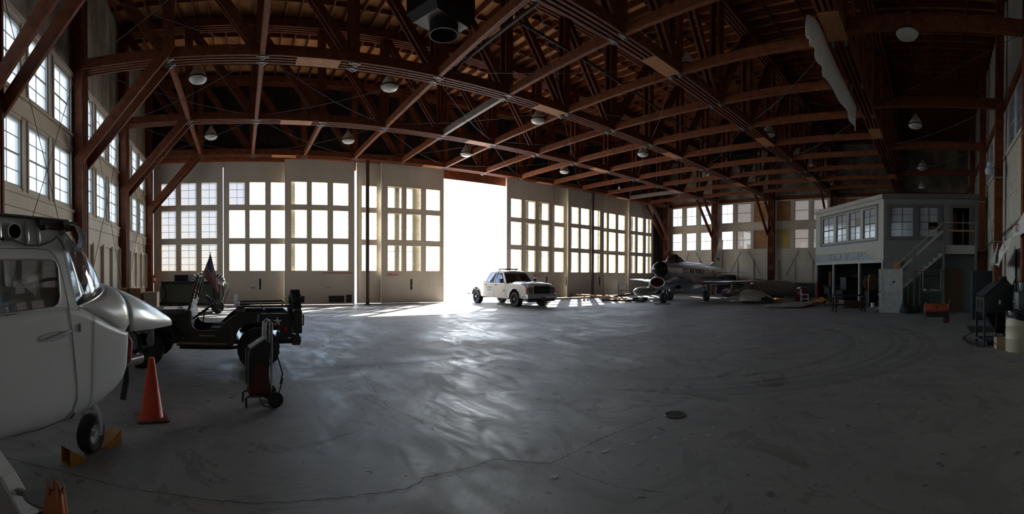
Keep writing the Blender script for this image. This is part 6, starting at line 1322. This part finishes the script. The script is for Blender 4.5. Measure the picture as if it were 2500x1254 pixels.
# torpedo heater
HT = thing('torpedo_heater', 'red torpedo heater on a black two-wheeled frame', 'heater', (16.25, -.19, 0), radians(-93))
M_hr = pbr('heater_red', (.50, .10, .035), .35, 0, .1, 3)
mb = MB().lathe([(.13, -.47), (.17, -.42), (.175, -.38), (.175, .40), (.15, .45)], (0, 0, .52), 'X', 26); mb.build('barrel', M_hr, HT, smooth=40)
MB().lathe([(0, -.40), (.13, -.41), (.13, -.47)], (0, 0, .52), 'X', 24).lathe([(0, .42), (.15, .45)], (0, 0, .52), 'X', 24).each('barrel_grille', M_black, HT)
MB().bb((-.42, -.17, .22), (.45, .17, .36)).build('fuel_tank', M_black, HT, bevel=.03); MB().bb((.05, -.2, .32), (.38, -.13, .42)).build('control_panel', M_black, HT, bevel=.01)
MB().bb((-.05, -.18, .55), (.06, -.172, .60)).build('badge', M_black, HT)
for y in (-.2, .2): mb = MB(); tyre(mb, .115, .05, n=22, hub=.5); o = mb.build('wheel', M_rubber, HT, smooth=40); o.location = (.34, y, .115); MB().lathe([(0, -.02), (.06, -.02), (.06, .02), (0, .02)], (0, 0, 0), 'Y', 14).build('hub', M_red, o)
MB().tube([(.34, -.2, .115), (.34, .2, .115)], .01, 6).tube([(.3, -.16, .24), (.34, -.16, .115)], .012, 6).tube([(.3, .16, .24), (.34, .16, .115)], .012, 6).build('axle', M_rod, HT)
for y in (-.15, .15): MB().tube([(-.2, y, .24), (-.32, y, .0), (-.28, y, 0), (-.15, y, .24)], .010, 6).build('front_leg', M_steel, HT); MB().tube([(-.42, y, .34), (-.46, y, .62), (-.36, y, .78)], .010, 6).build('handle', M_steel, HT); MB().tube([(.42, y, .34), (.43, y, .7), (.47, y, .82)], .012, 6).build('handle', M_steel, HT)
# locker
LK = thing('steel_locker', 'tall blue-grey steel locker beside the office door', 'locker', (17.75, -1.98, 0), radians(-88))
M_lk = pbr('locker_blue_grey', (.042, .050, .060), .45, .2, .15, 3)
MB().bb((-.40, -.45, .04), (.40, .45, 1.95)).build('cabinet', M_lk, LK, bevel=.008); 
for s_ in (-1, 1): MB().bb((s_ * .01 if s_ > 0 else -.39, -.462, .08), (.39 if s_ > 0 else -.01, -.45, 1.92)).build('locker_door', M_lk, LK, bevel=.003)
MB().tube([(-.04, -.48, .95), (-.04, -.50, 1.1)], .012, 6).build('handle', M_chrome, LK); MB().bb((-.36, -.4, 0), (.36, .4, .04)).build('plinth', M_black, LK)
# sandblasting cabinet
SB = thing('sandblast_cabinet', 'black sandblasting cabinet on legs with a hopper and sloping window lid', 'sandblast cabinet', (11.05, -1.62, 0), radians(-82))
M_sb = pbr('cabinet_black', (.022, .025, .028), .38, .2, .2, 5); M_sb2 = pbr('cabinet_grey_steel', (.08, .09, .10), .45, .4, .3, 5)
# local x points towards the wall, -y faces the camera side
mb = MB().prism([(-.42, .80), (.36, .80), (.36, 1.50), (-.02, 1.50), (-.42, 1.18)], -.42, .42, 'XZ'); mb.build('blast_box', M_sb, SB, bevel=.01)
MB().prism([(-.40, 1.215), (-.03, 1.515), (-.05, 1.535), (-.42, 1.235)], -.38, .38, 'XZ').build('window_lid', M_sb2, SB, bevel=.004); MB().prism([(-.33, 1.295), (-.10, 1.48), (-.105, 1.488), (-.335, 1.303)], -.28, .28, 'XZ').build('viewing_window', M_tg, SB)
MB().loft([[(-.40, -.40, .80), (.34, -.40, .80), (.34, .40, .80), (-.40, .40, .80)], [(.02, -.08, .26), (.18, -.08, .26), (.18, .08, .26), (.02, .08, .26)]]).build('hopper', M_sb, SB)
for x in (-.40, .34):
    for y in (-.40, .40): MB().bb((x - .025, y - .025, 0), (x + .025, y + .025, .82)).build('leg', M_sb2, SB)
MB().bb((-.40, -.42, .10), (.34, -.38, .14)).bb((-.42, -.40, .10), (-.38, .40, .14)).bb((-.40, .38, .10), (.34, .42, .14)).build('leg_brace', M_sb2, SB)
MB().loft([[(-.0, -.2, 1.5), (.34, -.2, 1.5), (.34, .2, 1.5), (0, .2, 1.5)], [(.10, -.09, 1.62), (.26, -.09, 1.62), (.26, .09, 1.62), (.10, .09, 1.62)], [(.10, -.09, 1.70), (.26, -.09, 1.70), (.26, .09, 1.70), (.10, .09, 1.70)]]).build('top_vent', M_sb, SB)
for y in (-.18, .18): MB().cyl((-.425, y, 1.0), .09, .03, 'X', 20).build('glove_port', M_black, SB)
MB().bb((-.05, -.432, 1.02), (.0, -.424, 1.12)).build('label_tag', M_letter, SB); MB().tube([(-.1, -.44, .8), (-.15, -.5, .4), (-.1, -.46, .16)], .012, 6).build('air_line', M_rod, SB)
MB().bb((-.30, -.30, .0), (.30, .30, .10)).build('foot_pan', M_black, SB)
tag(MB().tube([(11.7, -1.08, .2), (12.2, -.95, .05), (12.0, -.85, .012), (11.2, -.90, .012), (10.75, -.98, .02), (10.45, -1.1, .03)], .018, 8).build('air_hose', M_black, smooth=True), 'black air hose looping over the floor in front of the sandblast cabinet', 'hose')
tag(MB().bb((13.3, -2.2, 0), (15.0, -1.2, .012)).build('rubber_mat', M_rubber), 'dark rubber mat on the floor between locker and sandblast cabinet', 'mat')
# drums
def drum(name, loc, R, H, mat, lab, par_lid=None):
    t = thing(name, lab, 'drum', loc); pr = [(0, 0), (R * .98, 0), (R, .02)]
    for z in (.33, .66): pr += [(R, H * z - .03), (R * 1.035, H * z - .012), (R * 1.035, H * z + .012), (R, H * z + .03)]
    pr += [(R, H - .02), (R * 1.02, H), (R * .96, H), (0, H - .02)]
    MB().lathe(pr, n=44).build('barrel', mat, t, smooth=30); return t
D1 = drum('steel_drum', (9.88, -1.98, 0), .295, .90, pbr('cream_drum', (.62, .54, .38), .45, 0, .12, 4), 'cream steel drum with a black bin liner folded over its rim')
mb = MB(); rr = []
for z, r_ in ((.74, .315), (.80, .312), (.88, .310), (.925, .305), (.93, .28), (.80, .26)): rr.append([((r_ + .008 * sin(7 * q + z * 20)) * cos(q), (r_ + .008 * sin(7 * q + z * 20)) * sin(q), z + (.03 * sin(3 * q + 1) if z < .8 else .006 * sin(9 * q))) for q in [6.283 * k / 44 for k in range(44)]])
mb.loft(rr, cap=False).build('bin_liner', pbr('bin_liner', (.012, .012, .014), .2, 0, 0, 1), D1, smooth=True)
MB().tube([(.314 * cos(q), .314 * sin(q), .895) for q in [6.283 * k / 36 for k in range(36)]], .004, 5, closed=True).build('red_tie', M_red, D1)
DV = thing('dust_collector', 'dark grey drum dust collector with a motor top behind the cream drum', 'dust collector', (10.38, -2.22, 0))
MB().bb((-.3, -.3, 0), (.3, .3, .78)).build('base_stand', M_black, DV, bevel=.01)
M_dg = pbr('drum_grey', (.075, .085, .095), .4, .2, .2, 4)
MB().lathe([(0, .78), (.27, .78), (.275, .80), (.275, 1.08), (.285, 1.09), (.285, 1.11), (.275, 1.12), (.275, 1.32), (.25, 1.35), (.18, 1.36), (.165, 1.56), (.14, 1.58), (0, 1.58)], n=36).build('drum', M_dg, DV, smooth=30)
for z in (.80, 1.10): MB().tube([(.28 * cos(q), .28 * sin(q), z) for q in [6.283 * k / 30 for k in range(30)]], .012, 6, closed=True).build('drum_ring', M_steel, DV)
MB().tube([(.1, .26, 1.5), (-.25, .25, 1.7), (-.4, .2, 1.3), (-.42, .2, 1.0), (-.3, .1, .9)], .02, 8).build('suction_hose', M_rod, DV, smooth=True)
o = text_mesh('ECONOLINE', .06, 'drum_lettering', M_black, None, facing((0, 0, .98), (-1, 0, 0)), .002)
for v in o.data.vertices: x = v.co.x; v.co.y = sqrt(max(0, .278 ** 2 - x * x)); 
o.parent = DV; o.rotation_euler = (0, 0, radians(48))
t = thing('carton', 'small brown carton on the floor between cabinet and cream drum', 'box', (10.28, -1.62, 0), .1); MB().bb((-.14, -.12, 0), (.14, .12, .27)).build('box', pbr('carton_tan', (.42, .33, .19), .7), t, bevel=.004); MB().bb((-.10, .1205, .10), (.10, .1215, .13)).build('print', M_dark, t)
# banner
def pxY(px, py, Y):
    th = (px - CX0) / CF; v = (CYH - py) / CF; x2, y2, z2 = sin(th), cos(th), v
    d = (x2 - CRL * z2, y2 - CPT * z2, z2 + CPT * y2 + CRL * x2); k = Y / d[1]; return Vector((d[0] * k, Y, CH + d[2] * k))
M_paper = pbr('banner_paper', (.62, .63, .63), .6, 0, .1, 2)
BN_ = thing('paper_banner', 'torn white paper banner with red letters sagging along the flaking wall', 'banner', (0, 0, 0))
def quadsheet(name, c4, amp, mat, par, n=10, f=7):
    a, b, c, d = c4; rr = []
    for j in range(n + 1):
        v = j / n; rr.append([])
        for i in range(n + 1): u = i / n; p = a.lerp(b, u).lerp(d.lerp(c, u), v); p.y += amp * sin(f * u + 2 * v); rr[-1].append(p)
    return MB().loft(rr, cap=False, closed=False).build(name, mat, par, smooth=True, solid=.003)
Yb = -2.15
quadsheet('banner_sheet', [Vector((9.6, Yb, 3.55)), pxY(2490, 535, Yb), pxY(2470, 583, Yb), Vector((9.6, Yb, 2.75))], .03, M_paper, BN_)
quadsheet('banner_sheet', [pxY(2487, 540, Yb), pxY(2456, 589, Yb), pxY(2443, 610, Yb), pxY(2470, 583, Yb)], .04, M_paper, BN_)
quadsheet('banner_sheet', [pxY(2472, 582, Yb), pxY(2456, 589, Yb), pxY(2442, 611, Yb), pxY(2466, 611, Yb)], .05, M_paper, BN_)
quadsheet('banner_sheet', [pxY(2459, 611, Yb), pxY(2437, 606, Yb), pxY(2418, 645, Yb), pxY(2446, 652, Yb)], .10, M_paper, BN_, f=4)
quadsheet('banner_fold', [pxY(2438, 592, Yb), pxY(2434, 606, Yb), pxY(2418, 645, Yb), pxY(2432, 640, Yb)], .04, pbr('paper_shade', (.50, .52, .53), .6), BN_)
MB().tube([Vector((9.6, Yb, 3.54)), Vector((9.55, YS + .0, 3.7))], .006, 5).tube([pxY(2438, 593, Yb), Vector((16.4, -2.40, 3.3))], .006, 5).each('tie_cord', M_rod, BN_)
pD = pxY(2486, 556, Yb); pL = pxY(2457, 598, Yb)
text_mesh('D', .30, 'red_letter', M_red, BN_, facing((pD.x, Yb + .05, pD.z), (-1, 0, .25), (.25, 0, 1)), .004, .004)
text_mesh('L', .34, 'red_letter', M_red, BN_, facing((pL.x, Yb + .06, pL.z), (-1, 0, .5), (.5, 0, 1)), .004, .004)
tag(MB().tube([Vector((9.5, YS + .07, 3.62)), Vector((16.3, YS + .07, 3.32)), Vector((21.5, YS + .07, 3.2))], .018, 6).tube([Vector((9.5, YS + .07, 3.75)), Vector((15.0, YS + .07, 3.42)), Vector((21.5, YS + .07, 3.3))], .014, 6).build('wall_conduit', M_rod), 'thin dark conduits running along the flaking wall above the banner', 'conduit')
t = thing('floodlight', 'blue-white caged floodlight on an arm from a post high over the locker', 'floodlight', (16.1, -2.1, 5.65))
MB().lathe([(.17, -.16), (.19, -.05), (.17, .06), (.10, .12), (.10, .26), (0, .27)], n=24).build('housing', pbr('flood_blue', (.40, .50, .58), .4), t, smooth=40); MB().lathe([(0, -.2), (.12, -.19), (.17, -.15)], n=24).build('lens', M_lampin, t, smooth=True); MB().tube([(0, 0, .1), (.1, -.2, .12), (.25, -.32, .05)], .02, 6).build('arm', M_rod, t)
# torn cloth on the nearest truss
mb = MB(); top = [(9.62, 7.6), (9.9, 7.78), (10.3, 7.92), (10.9, 8.0), (12.5, 8.0), (14.2, 8.0), (16.2, 7.98), (16.28, 7.9)]; bot = [(9.66, 7.2), (9.8, 7.08), (10.3, 7.15), (10.9, 7.03), (11.6, 6.92), (13.8, 7.12), (15.6, 7.15), (16.28, 7.12)]
def il(tab, u): k = u * (len(tab) - 1); i = min(int(k), len(tab) - 2); f = k - i; return tab[i][0] + (tab[i + 1][0] - tab[i][0]) * f, tab[i][1] + (tab[i + 1][1] - tab[i][1]) * f
rr = []
for i in range(57):
    u = i / 56; a = il(top, u); b = il(bot, u); rr.append([(a[0] + (b[0] - a[0]) * v, 2.87 + .04 * sin(u * 40) * v + .02 * sin(u * 13 + 3 * v), a[1] + (b[1] - a[1]) * v + (.02 * sin(u * 60) if v == 1 else 0)) for v in (0, .33, .66, 1)])
tag(mb.loft(rr, cap=False, closed=False).build('torn_cloth', pbr('white_cloth', (.90, .90, .88), .8), smooth=True, solid=.004), 'torn strip of white cloth hanging from the fifth roof truss', 'cloth')
